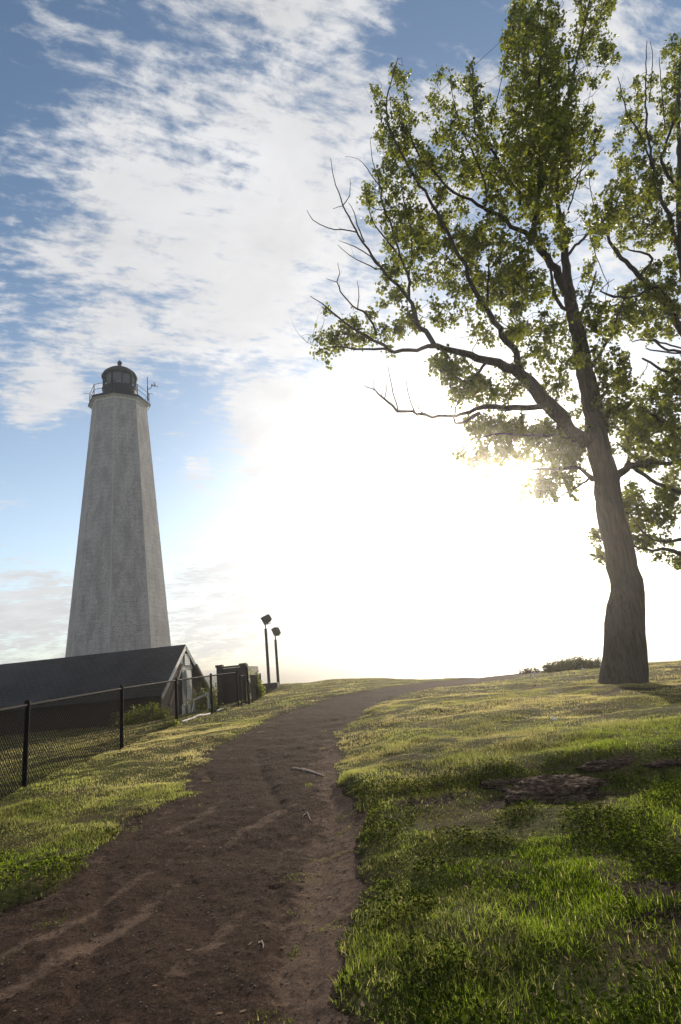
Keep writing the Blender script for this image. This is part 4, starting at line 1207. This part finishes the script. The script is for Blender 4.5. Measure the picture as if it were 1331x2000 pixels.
T1 = [
    [(1218, 1345, 0, 84), (1219, 1318, 0, 80), (1221, 1285, 0, 76), (1221, 1240, 0, 72), (1222, 1206, 0, 69), (1225, 1175, 0, 63), (1221, 1135, 0, 57), (1214, 1091, 0, 55), (1202, 1040, 0, 54), (1191, 993, 0, 50),
     (1182, 932, 0, 48), (1174, 890, 0, 46), (1166, 850, 0, 45), (1163, 815, .05, 40), (1152, 765, .1, 37), (1139, 705, .15, 33), (1130, 655, .2, 30), (1120, 612, .25, 27), (1110, 560, .3, 24), (1106, 520, .35, 17), (1102, 470, .4, 14), (1099, 440, .4, 12), (1088, 380, .3, 10), (1092, 300, .2, 8), (1112, 180, .2, 7), (1135, 80, .2, 5), (1152, 0, .2, 4), (1160, -50, .2, 2)],
    [(1166, 868, 0, 38), (1125, 852, -.1, 36), (1097, 818, -.25, 33), (1062, 780, -.4, 30), (1036, 748, -.5, 27), (1017, 728, -.6, 24), (988, 716, -.75, 20), (952, 703, -.9, 17), (916, 693, -1.0, 15), (880, 684, -1.1, 13), (853, 678, -1.15, 12), (833, 677, -1.2, 9), (815, 683, -1.2, 8), (772, 686, -1.3, 8), (760, 682, -1.3, 7), (746, 671, -1.35, 7), (715, 655, -1.4, 6), (688, 640, -1.5, 5), (659, 619, -1.5, 4), (628, 592, -1.6, 2.5), (606, 578, -1.7, 1.2)],
    [(760, 683, -1.3, 6), (715, 682, -1.2, 4.5), (676, 679, -1.1, 4), (640, 678, -1.1, 3), (618, 690, -1.0, 2)],
    [(858, 680, -1.15, 11), (849, 669, -1.15, 11), (832, 648, -1.1, 11), (815, 633, -1.1, 12), (808, 604, -1.0, 9), (799, 583, -1.0, 8), (777, 559, -1.0, 7), (753, 532, -1.0, 6), (736, 511, -1.0, 5.5), (719, 487, -1.1, 5), (700, 458, -1.1, 4.5), (676, 412, -1.2, 3.5), (662, 376, -1.2, 2.5), (652, 350, -1.3, 2), (646, 309, -1.3, 1)],
    [(799, 583, -1.0, 7), (798, 540, -.8, 6), (789, 516, -.8, 5), (772, 467, -.7, 5), (763, 436, -.7, 4), (748, 400, -.6, 4), (742, 360, -.6, 3), (729, 316, -.6, 2), (723, 270, -.6, 1)],
    [(798, 545, -.8, 5), (804, 504, -.6, 4), (805, 472, -.5, 4), (802, 440, -.4, 3), (790, 400, -.3, 3), (785, 350, -.3, 2)],
    [(1020, 730, -.6, 16), (1008, 689, -.8, 14), (990, 667, -.9, 13), (967, 631, -1.1, 12), (945, 597, -1.3, 11), (927, 565, -1.4, 10), (909, 523, -1.5, 9), (873, 452, -1.5, 8), (850, 405, -1.4, 7), (809, 342, -1.3, 6), (774, 278, -1.2, 5), (760, 249, -1.2, 4.5), (756, 191, -1.1, 3.5), (768, 150, -1.1, 2.5), (778, 112, -1.1, 1.5)],
    [(952, 600, -1.2, 7), (953, 560, -1.1, 5), (956, 510, -1.0, 4), (965, 470, -.9, 3)],
    [(1106, 575, .3, 20), (1094, 545, .2, 19), (1085, 527, .1, 18), (1067, 503, 0, 16), (1050, 477, -.2, 14), (1040, 465, -.3, 13), (1024, 453, -.5, 11), (990, 430, -.8, 9), (945, 407, -1.0, 8), (922, 391, -1.1, 7), (900, 382, -1.2, 6), (876, 365, -1.2, 6), (848, 335, -1.3, 5), (821, 305, -1.3, 4), (800, 260, -1.3, 3)],
    [(1044, 470, -.3, 12), (1047, 430, -.3, 11), (1052, 370, -.2, 10), (1055, 300, -.1, 9), (1052, 200, 0, 8), (1056, 100, .1, 6), (1050, 20, .1, 5), (1048, -70, .1, 3)],
    [(1100, 450, .4, 11), (1086, 428, .3, 12), (1070, 411, .2, 11), (1046, 394, 0, 9), (1010, 370, -.4, 7), (985, 330, -.7, 6), (955, 285, -.9, 6), (930, 262, -1.0, 4), (925, 200, -1, 3), (924, 130, -1, 2)],
    [(945, 407, -1.0, 5), (950, 370, -1.1, 4), (925, 300, -1.2, 4), (900, 250, -1.2, 3), (885, 190, -1.2, 2), (880, 150, -1.2, 1.5)],
    [(1118, 604, .25, 10), (1100, 600, -.1, 8), (1084, 580, -.2, 8), (1078, 552, -.3, 7), (1076, 525, -.4, 5), (1060, 480, -.5, 3)],
    [(1108, 500, .4, 7), (1125, 480, .6, 6), (1139, 466, .8, 6), (1170, 440, 1.0, 5), (1200, 408, 1.2, 4), (1215, 370, 1.4, 3)],
    [(1128, 640, .2, 9), (1140, 600, .8, 7), (1152, 570, 1.0, 5), (1165, 530, 1.2, 3)],
    [(1145, 730, .1, 10), (1165, 700, .7, 8), (1190, 660, 1.2, 6), (1210, 610, 1.6, 4), (1230, 560, 2, 3)],
    [(1158, 800, .1, 9), (1185, 765, .5, 7), (1210, 730, .9, 5), (1230, 690, 1.2, 4)],
    [(1199, 940, 0, 22), (1206, 926, .1, 17), (1221, 915, .2, 14), (1239, 910, .3, 14), (1256, 906, .4, 13), (1274, 901, .5, 11), (1308, 907, .7, 9), (1345, 900, .9, 7), (1400, 880, 1.1, 5), (1440, 840, 1.3, 3)],
    [(1240, 914, .3, 9), (1256, 926, .2, 8), (1274, 937, .1, 8), (1300, 950, 0, 8), (1331, 960, -.2, 7), (1380, 955, -.5, 5), (1420, 930, -.8, 3)],
    [(1224, 915, .2, 9), (1228, 889, .3, 8), (1227, 869, .4, 6), (1222, 830, .5, 5), (1225, 790, .6, 3)],
    [(1256, 905, .4, 9), (1232, 886, .6, 6), (1204, 863, .8, 3)],
    [(1158, 936, 0, 12), (1146, 924, -.3, 8), (1133, 916, -.5, 7), (1089, 916, -.9, 6), (1055, 917, -1.2, 5), (1025, 918, -1.5, 4), (981, 925, -1.8, 3), (940, 915, -2, 2), (900, 905, -2.2, 1.5)],
    [(1150, 935, -.2, 5), (1120, 955, -.6, 3.5), (1090, 975, -1, 2.5), (1070, 990, -1.2, 1.5)],
    [(1110, 838, -.2, 8), (1080, 850, -.8, 6), (1040, 850, -1.3, 5), (1000, 848, -1.7, 4), (960, 850, -2.0, 3), (930, 860, -2.2, 2)],
    [(950, 704, -.9, 8), (935, 730, -1.3, 5), (915, 745, -1.6, 4), (890, 735, -1.8, 3)],
]
D1 = [
    [(1068, 796, -.35, 12), (1045, 796, -.5, 12), (1020, 797, -.7, 13), (988, 798, -.9, 13), (952, 795, -1.1, 12), (931, 800, -1.2, 9), (902, 808, -1.3, 7), (873, 811, -1.4, 6), (844, 812, -1.5, 6), (819, 811, -1.5, 6), (808, 804, -1.6, 5), (778, 804, -1.6, 6), (768, 793, -1.6, 5), (747, 777, -1.7, 4), (731, 763, -1.7, 2.5), (711, 752, -1.8, 1)],
    [(778, 802, -1.6, 3), (765, 752, -1.6, 2), (758, 712, -1.6, 1)], [(752, 778, -1.6, 2.5), (756, 745, -1.6, 1)],
    [(811, 806, -1.6, 3), (797, 766, -1.6, 2), (792, 727, -1.6, 1)], [(832, 808, -1.5, 3), (819, 802, -1.5, 2), (815, 763, -1.5, 1)],
    [(938, 806, -1.2, 9), (909, 824, -1.1, 7), (895, 828, -1.0, 6), (889, 817, -1, 4), (891, 795, -1, 3), (895, 784, -1, 3), (873, 779, -1, 1.5)],
    [(731, 763, -1.7, 2), (731, 735, -1.7, 1)],
    [(736, 655, -1.35, 5), (719, 616, -1.5, 5), (698, 604, -1.5, 4), (681, 590, -1.6, 3), (666, 568, -1.6, 3), (659, 551, -1.7, 2.5), (663, 532, -1.7, 1.5), (660, 513, -1.7, 1)],
    [(659, 551, -1.7, 2), (638, 544, -1.7, 1)], [(699, 603, -1.5, 3), (702, 580, -1.5, 2), (698, 549, -1.5, 1)],
    [(698, 454, -1.1, 3.5), (670, 449, -1.2, 3), (640, 445, -1.3, 2.5), (611, 429, -1.4, 2), (600, 410, -1.5, 1)],
    [(671, 400, -1.2, 2.5), (683, 383, -1.2, 2), (684, 350, -1.2, 1)], [(671, 402, -1.2, 2), (651, 408, -1.3, 1)],
    [(740, 520, -1.0, 3.5), (725, 500, -.9, 3), (695, 482, -.9, 2.5), (662, 470, -1, 1)],
    [(745, 527, -1.0, 3.5), (734, 524, -1.1, 3), (695, 506, -1.3, 2), (660, 478, -1.5, 1)],
    [(712, 472, -1.1, 3.5), (700, 440, -1.0, 3), (692, 415, -1.0, 2), (681, 396, -1.0, 1)],
    [(789, 516, -.8, 4.5), (758, 472, -1.1, 4), (734, 443, -1.2, 3), (722, 415, -1.3, 2), (715, 390, -1.3, 1)],
    [(743, 364, -.6, 3), (718, 330, -.6, 2), (700, 310, -.6, 1), (675, 306, -.7, 1)],
    [(1064, 405, .2, 5), (1085, 385, .4, 4.5), (1110, 358, .6, 4), (1145, 325, .8, 3), (1180, 288, 1.0, 1.5)],
    [(1060, 398, .2, 4), (1078, 370, .5, 3), (1100, 330, .7, 2.5), (1115, 300, .9, 1.5)],
    [(1110, 410, .4, 4), (1130, 350, .5, 3), (1140, 310, .6, 2), (1152, 270, .7, 1)],
    [(1090, 420, .4, 3), (1086, 370, .5, 2), (1080, 320, .6, 1)],
    [(1150, 450, .8, 3), (1165, 500, 1, 2), (1190, 560, 1.2, 1.5)],
    [(950, 270, -1, 2.5), (975, 180, -1, 2), (985, 120, -1, 1)],
]
E1 = [
    (1050, 20, 52, 60, 1.9), (1048, 100, 62, 70, 2.0), (1010, 60, 25, 50, .7), (1055, 190, 68, 70, 2.1), (1062, 270, 72, 60, 2.1), (1160, 20, 34, 45, 1.2), (1145, 100, 38, 45, 1.1), (1187, 95, 14, 40, .9), (1135, 200, 30, 50, .9), (1165, 150, 22, 28, .8),
    (1000, 150, 22, 40, .8), (1045, 350, 72, 55, 1.9), (1110, 280, 60, 55, 1.4), (1095, 340, 40, 45, 1.1), (1150, 240, 30, 45, .5), (1060, -60, 90, 40, 1.3),
    (772, 145, 20, 38, 1.2), (752, 195, 26, 35, .9), (790, 215, 32, 38, 1.0), (775, 265, 42, 35, 1.1), (800, 310, 48, 40, 1.1), (745, 275, 15, 14, .5),
    (880, 155, 12, 26, .8), (852, 165, 16, 28, .8), (860, 225, 34, 40, 1.0), (925, 145, 12, 32, 1.0), (925, 200, 28, 40, 1.1), (950, 230, 26, 45, 1.0), (900, 270, 60, 38, 1.2),
    (850, 330, 60, 42, 1.3), (920, 320, 55, 42, 1.0), (980, 260, 20, 28, .6), (985, 310, 40, 45, 1.0),
    (732, 390, 30, 26, .9), (712, 392, 14, 12, .8), (755, 350, 28, 40, .9), (765, 430, 40, 40, 1.1), (795, 480, 48, 42, 1.2), (800, 395, 38, 45, .8), (840, 450, 40, 42, 1.3), (870, 400, 40, 40, 1.2), (885, 480, 48, 42, 1.6),
    (940, 350, 48, 40, .9), (950, 470, 52, 40, 1.7), (1010, 500, 50, 40, 1.7), (1000, 410, 45, 32, 1.1), (960, 400, 28, 18, .4), (1080, 450, 50, 40, 1.0), (1055, 400, 30, 30, 1.0),
    (765, 560, 26, 32, 1.2), (770, 595, 20, 25, 1.0), (792, 632, 24, 22, 1.4), (812, 625, 14, 18, 1.0), (768, 515, 25, 25, .9), (818, 550, 18, 20, .7),
    (850, 535, 42, 22, .9), (900, 545, 48, 32, 1.1), (960, 560, 45, 42, 1.5), (1015, 565, 48, 42, 1.5), (1060, 560, 38, 35, 1.0), (850, 600, 20, 22, .8), (882, 622, 30, 22, 1.3), (925, 620, 30, 28, 1.0), (960, 650, 38, 22, 1.1), (1000, 620, 35, 32, 1.2), (1040, 650, 45, 32, 1.3), (1080, 640, 35, 38, 1.3), (900, 660, 22, 14, .6),
    (1150, 555, 26, 38, 1.7), (1170, 545, 16, 25, 1.1), (1130, 610, 30, 22, 1.0), (1170, 640, 30, 38, 1.2), (1150, 690, 28, 28, 1.1), (1190, 700, 32, 38, 1.3), (1120, 660, 20, 20, .8),
    (1215, 760, 32, 30, 1.3), (1190, 770, 20, 32, .9), (1220, 820, 35, 32, 1.4), (1190, 850, 14, 30, .8), (1240, 870, 30, 30, 1.2),
    (1170, 420, 38, 38, 1.3), (1205, 370, 30, 35, 1.0), (1190, 470, 32, 24, .8), (1160, 350, 22, 30, .4),
    (880, 720, 40, 24, 1.3), (900, 750, 40, 20, 1.1), (930, 770, 42, 18, 1.0), (960, 735, 32, 22, .8), (985, 760, 26, 20, .7), (1050, 700, 32, 28, 1.1), (1090, 740, 26, 28, .9), (1075, 780, 24, 20, .5), (1110, 700, 18, 28, .8), (1125, 790, 16, 26, .6),
    (950, 830, 38, 20, 1.0), (1000, 845, 42, 26, 1.3), (1050, 850, 38, 28, 1.3), (1100, 880, 34, 26, 1.2), (1030, 890, 45, 16, 1.0), (960, 880, 34, 22, 1.3), (940, 912, 36, 14, 1.3), (882, 905, 20, 9, 1.0), (905, 890, 12, 14, .8), (1120, 905, 25, 14, .7),
    (1080, 930, 30, 18, 1.0), (1050, 955, 34, 16, 1.3), (1022, 968, 16, 9, 1.0), (1115, 945, 20, 14, .7), (1122, 970, 12, 10, 1.5), (990, 935, 14, 8, .4),
    (625, 665, 28, 20, 1.5), (610, 650, 15, 15, 1.2), (650, 640, 20, 16, 1.0), (670, 665, 28, 14, 1.2), (690, 635, 22, 18, 1.2), (732, 620, 14, 20, 1.3), (738, 650, 18, 18, 1.3), (712, 660, 25, 16, 1.1), (755, 670, 12, 12, 1.0), (625, 690, 16, 10, 1.0), (640, 615, 12, 12, .7),
    (880, 715, 34, 24, 1.2), (905, 745, 36, 22, 1.2), (950, 775, 40, 20, 1.1), (1000, 740, 34, 24, 1.0), (1040, 720, 26, 26, .9), (1075, 735, 26, 26, 1.0),
    (940, 835, 36, 22, 1.2), (985, 830, 36, 22, 1.2), (1040, 835, 34, 20, 1.1), (1085, 850, 30, 22, 1.2), (1115, 885, 22, 24, 1.2), (1060, 880, 40, 18, 1.2), (1000, 890, 36, 14, 1.2), (955, 895, 34, 18, 1.4),
    (925, 912, 30, 12, 1.4), (885, 903, 20, 9, 1.8), (1095, 930, 30, 14, 1.2), (1050, 950, 30, 14, 1.4), (1140, 830, 12, 20, .8), (1175, 740, 26, 26, 1.1), (1195, 800, 22, 28, 1.1), (1155, 610, 30, 30, 1.0),
    (1290, 860, 40, 30, .7), (1360, 880, 60, 40, .7), (1250, 960, 28, 18, .9), (1310, 975, 34, 18, .8),
]
build_tree(14.0, T1, E1, 'tall leaning tree with a thick bare trunk right of the path', 5, extra_dead=D1, spread=3.0, nper=46, dens=1.3, leafsize=.088)
T2 = [
    [(1520, 1335, 0, 72), (1505, 1250, 0, 62), (1485, 1150, 0, 55), (1455, 1020, 0, 50), (1425, 900, 0, 44), (1395, 780, 0, 38), (1370, 660, 0, 32), (1345, 560, 0, 24), (1332, 470, 0, 18), (1328, 380, 0, 14), (1327, 280, 0, 10), (1326, 180, 0, 7), (1334, 90, 0, 4), (1338, 40, 0, 2)],
    [(1465, 1060, 0, 16), (1420, 1080, -.3, 12), (1370, 1090, -.6, 10), (1331, 1081, -.8, 9), (1308, 1073, -1, 7), (1273, 1074, -1.2, 5), (1240, 1068, -1.4, 4), (1200, 1060, -1.6, 3), (1165, 1050, -1.8, 2)],
    [(1448, 1000, 0, 14), (1400, 1035, -.5, 10), (1345, 1050, -.9, 8), (1291, 1058, -1.2, 5), (1250, 1035, -1.4, 3), (1230, 1000, -1.5, 2)],
    [(1380, 710, 0, 22), (1345, 665, -.3, 17), (1310, 610, -.5, 14), (1285, 575, -.7, 13), (1249, 535, -.9, 11), (1215, 503, -1.1, 9), (1190, 470, -1.2, 7), (1183, 445, -1.3, 5), (1165, 400, -1.4, 3)],
    [(1345, 560, 0, 15), (1331, 510, -.2, 12), (1305, 420, -.5, 9), (1290, 380, -.6, 7), (1275, 320, -.7, 6), (1263, 240, -.8, 5), (1262, 150, -.8, 3), (1264, 80, -.8, 1.5)],
    [(1249, 540, -.9, 7), (1275, 505, -1.2, 6), (1240, 490, -1.4, 4), (1226, 487, -1.5, 3)],
    [(1331, 380, 0, 8), (1293, 317, -.6, 7), (1310, 260, -.8, 6), (1320, 210, -.8, 4), (1328, 140, -.9, 2)],
    [(1275, 330, -.7, 5), (1250, 260, -1.1, 4), (1225, 220, -1.3, 3), (1207, 150, -1.5, 1.5)],
    [(1400, 800, 0, 18), (1360, 770, -.3, 12), (1320, 740, -.6, 9), (1290, 720, -.9, 6), (1255, 700, -1.2, 4)],
    [(1425, 900, 0, 16), (1380, 870, -.4, 12), (1330, 840, -.7, 9), (1290, 820, -1, 6), (1250, 790, -1.3, 4)],
    [(1350, 600, 0, 12), (1325, 640, -.6, 8), (1316, 601, -.9, 6), (1280, 560, -1.2, 5), (1240, 580, -1.4, 4), (1200, 580, -1.6, 6), (1172, 568, -1.7, 3)],
    [(1370, 700, 0, 12), (1335, 690, -.5, 6), (1300, 680, -.8, 5), (1270, 664, -1, 4), (1235, 668, -1.3, 2)],
    [(1440, 950, 0, 22), (1480, 850, .5, 16), (1530, 740, 1, 12), (1570, 600, 1.4, 8)],
    [(1390, 760, 0, 18), (1430, 640, .6, 13), (1460, 500, 1, 9), (1480, 350, 1.3, 5)],
]
D2 = [
    [(1268, 200, -.8, 3), (1275, 120, -.8, 2), (1271, 80, -.8, 1)],
    [(1172, 570, -1.7, 2.5), (1185, 555, -1.7, 2), (1200, 545, -1.7, 1)], [(1180, 600, -1.6, 2), (1205, 595, -1.6, 3)], [(1180, 602, -1.6, 1.5), (1190, 545, -1.6, 1)],
    [(1335, 690, -.5, 4), (1300, 688, -.8, 4), (1262, 680, -1, 3)], [(1331, 680, -.5, 4), (1290, 668, -.8, 4), (1262, 658, -1, 2)],
    [(1250, 740, -1, 2), (1262, 720, -1, 1.5), (1266, 706, -1, 1)],
    [(1180, 450, -1.2, 3), (1160, 400, -1.3, 2), (1150, 340, -1.4, 1.5)],
    [(1299, 250, -.6, 3), (1290, 140, -.6, 2), (1288, 112, -.6, 1)],
]
E2 = [
    (1322, 110, 20, 35, 1.4), (1312, 190, 26, 45, 1.2), (1300, 260, 22, 32, 1.0), (1262, 170, 22, 40, .7), (1240, 240, 26, 32, .9), (1270, 290, 28, 38, 1.0), (1215, 190, 12, 26, .6), (1205, 270, 12, 30, .5), (1225, 320, 22, 28, .9),
    (1250, 370, 42, 38, 1.6), (1300, 360, 36, 38, 1.2), (1215, 410, 32, 30, 1.4), (1265, 440, 40, 36, 1.4), (1310, 450, 28, 38, 1.2), (1230, 470, 28, 20, .8), (1320, 520, 24, 30, .8),
    (1275, 550, 30, 32, 1.4), (1240, 590, 36, 34, 1.6), (1290, 610, 36, 36, 1.4), (1215, 630, 28, 26, 1.2), (1250, 640, 28, 22, 1.1), (1305, 580, 26, 32, 1.0), (1320, 640, 15, 22, .7),
    (1320, 720, 22, 22, 1.2), (1290, 732, 14, 10, 1.0), (1310, 770, 28, 34, 1.4), (1270, 790, 30, 34, 1.4), (1285, 840, 42, 38, 1.7), (1240, 830, 30, 34, 1.5), (1320, 880, 26, 32, 1.2), (1270, 890, 34, 26, 1.2),
    (1310, 945, 28, 28, 1.0), (1290, 985, 28, 26, 1.2), (1235, 985, 20, 26, 1.3), (1255, 1010, 26, 26, 1.2), (1305, 1020, 22, 20, .8), (1240, 1050, 28, 26, 1.4), (1225, 1080, 20, 12, 1.2), (1270, 1070, 22, 15, .9), (1300, 1080, 18, 14, 1.0), (1325, 1090, 14, 12, 1.2), (1220, 1010, 14, 24, .9),
    (1158, 1043, 12, 9, 1.4), (1175, 1060, 12, 12, 1.2), (1170, 1090, 14, 10, 1.4), (1185, 1075, 10, 18, 1.0), (1305, 1050, 24, 12, .8),
    (1400, 200, 60, 90, .8), (1400, 380, 70, 90, .9), (1400, 560, 70, 90, .9), (1400, 740, 70, 80, .9), (1420, 900, 70, 80, .8), (1400, 1040, 60, 50, .8), (1520, 500, 90, 160, .6), (1540, 760, 80, 120, .6), (1480, 300, 70, 120, .6),
]
build_tree(16.5, T2, E2, 'partly seen tree at the right edge, its trunk outside the photo', 15, leafsize=.095, extra_dead=D2, spread=3.0, nper=46, gapthr=-.34, dens=1.6)

# ------------------------------------------------------------------ shrubs
def shrub(px, py, y, sx, sy, sz, n, label, seed, leaf=.05, name='shrub', nper=26, rad=.16, mat_='leaf_dark'):
    r = np.random.default_rng(seed); c = P(px, py, y); c.z = H1(c.x, c.y)
    root = empty(name, c); tag(root, label, 'shrub')
    cs = []; st = MB()
    for k in range(n):
        a_ = r.random()*6.28; q = math.sqrt(r.random()); u = r.random()
        top = sz*math.sqrt(max(0.02, 1-q*q*.9))*(.75+.4*r.random())
        x = c.x+math.cos(a_)*q*sx; yy = c.y+math.sin(a_)*q*sy
        z = H1(x, yy)+top*(.25+.75*u)
        cs.append((x, yy, z))
        if k % 3 == 0: st.tube([Vector((c.x+(x-c.x)*.5, c.y+(yy-c.y)*.5, H1(x, yy)-.03)), Vector((x, yy, z))], [.010, .004], 4, caps=False)
    st.build('stem', MAT['bark'], root)
    leaves(cs, nper, rad, leaf, seed+1, 'foliage', MAT[mat_], root)
shrub(1120, 1306, 24.5, 1.15, .7, .42, 260, 'low dark dense shrub on the skyline left of the tree trunk', 31, leaf=.055, rad=.10)
shrub(1298, 1296, 25.5, .45, .35, .13, 40, 'tiny low shrub tuft on the skyline right of the tree trunk', 32, leaf=.05, rad=.08)
shrub(1035, 1318, 26.0, .50, .3, .12, 40, 'small weedy shrub on the skyline left of the dense shrub', 33, leaf=.05, rad=.07)
shrub(502, 1368, 24.6, .28, .35, 1.15, 60, 'leafy vine shrub climbing the last run of chain-link fence', 36, leaf=.07, rad=.12, mat_='leaf')
shrub(402, 1385, 29.0, .9, .6, 1.42, 90, 'pale leafy bush behind the fence between the shed and the timber enclosure', 37, leaf=.07, rad=.16, mat_='leaf')
shrub(270, 1400, 25.0, 1.3, .8, .7, 120, 'green bush growing against the shaded side of the shed behind the fence', 38, leaf=.07, rad=.16, mat_='leaf')
shrub(333, 1420, 15.6, .22, .15, .12, 16, 'little weed clump at the foot of the third fence post', 39, leaf=.05, rad=.06, name='weed', mat_='leaf')
shrub(430, 1390, 19.6, .30, .2, .16, 24, 'scrubby weeds at the fence foot before the gate', 40, leaf=.05, rad=.07, name='weed')

# ------------------------------------------------------------------ haze
hb_ = MB().box((0, 1500, (SEA-1.5+32)/2), (19500, 19500, 32-(SEA-1.5)))
m = bpy.data.materials.new('sea haze'); m.use_nodes = True; t = NT(m.node_tree); t.n.clear()
out = t.new('ShaderNodeOutputMaterial'); pv = t.new('ShaderNodeVolumePrincipled')
pv.inputs['Color'].default_value = (.98, .96, .93, 1); pv.inputs['Density'].default_value = .0016
pv.inputs['Anisotropy'].default_value = .93
t.link(pv.outputs[0], out.inputs['Volume'])
hz_o = hb_.build('haze', m); tag(hz_o, kind='stuff', label='thin bright sea haze filling the air', cat='haze')
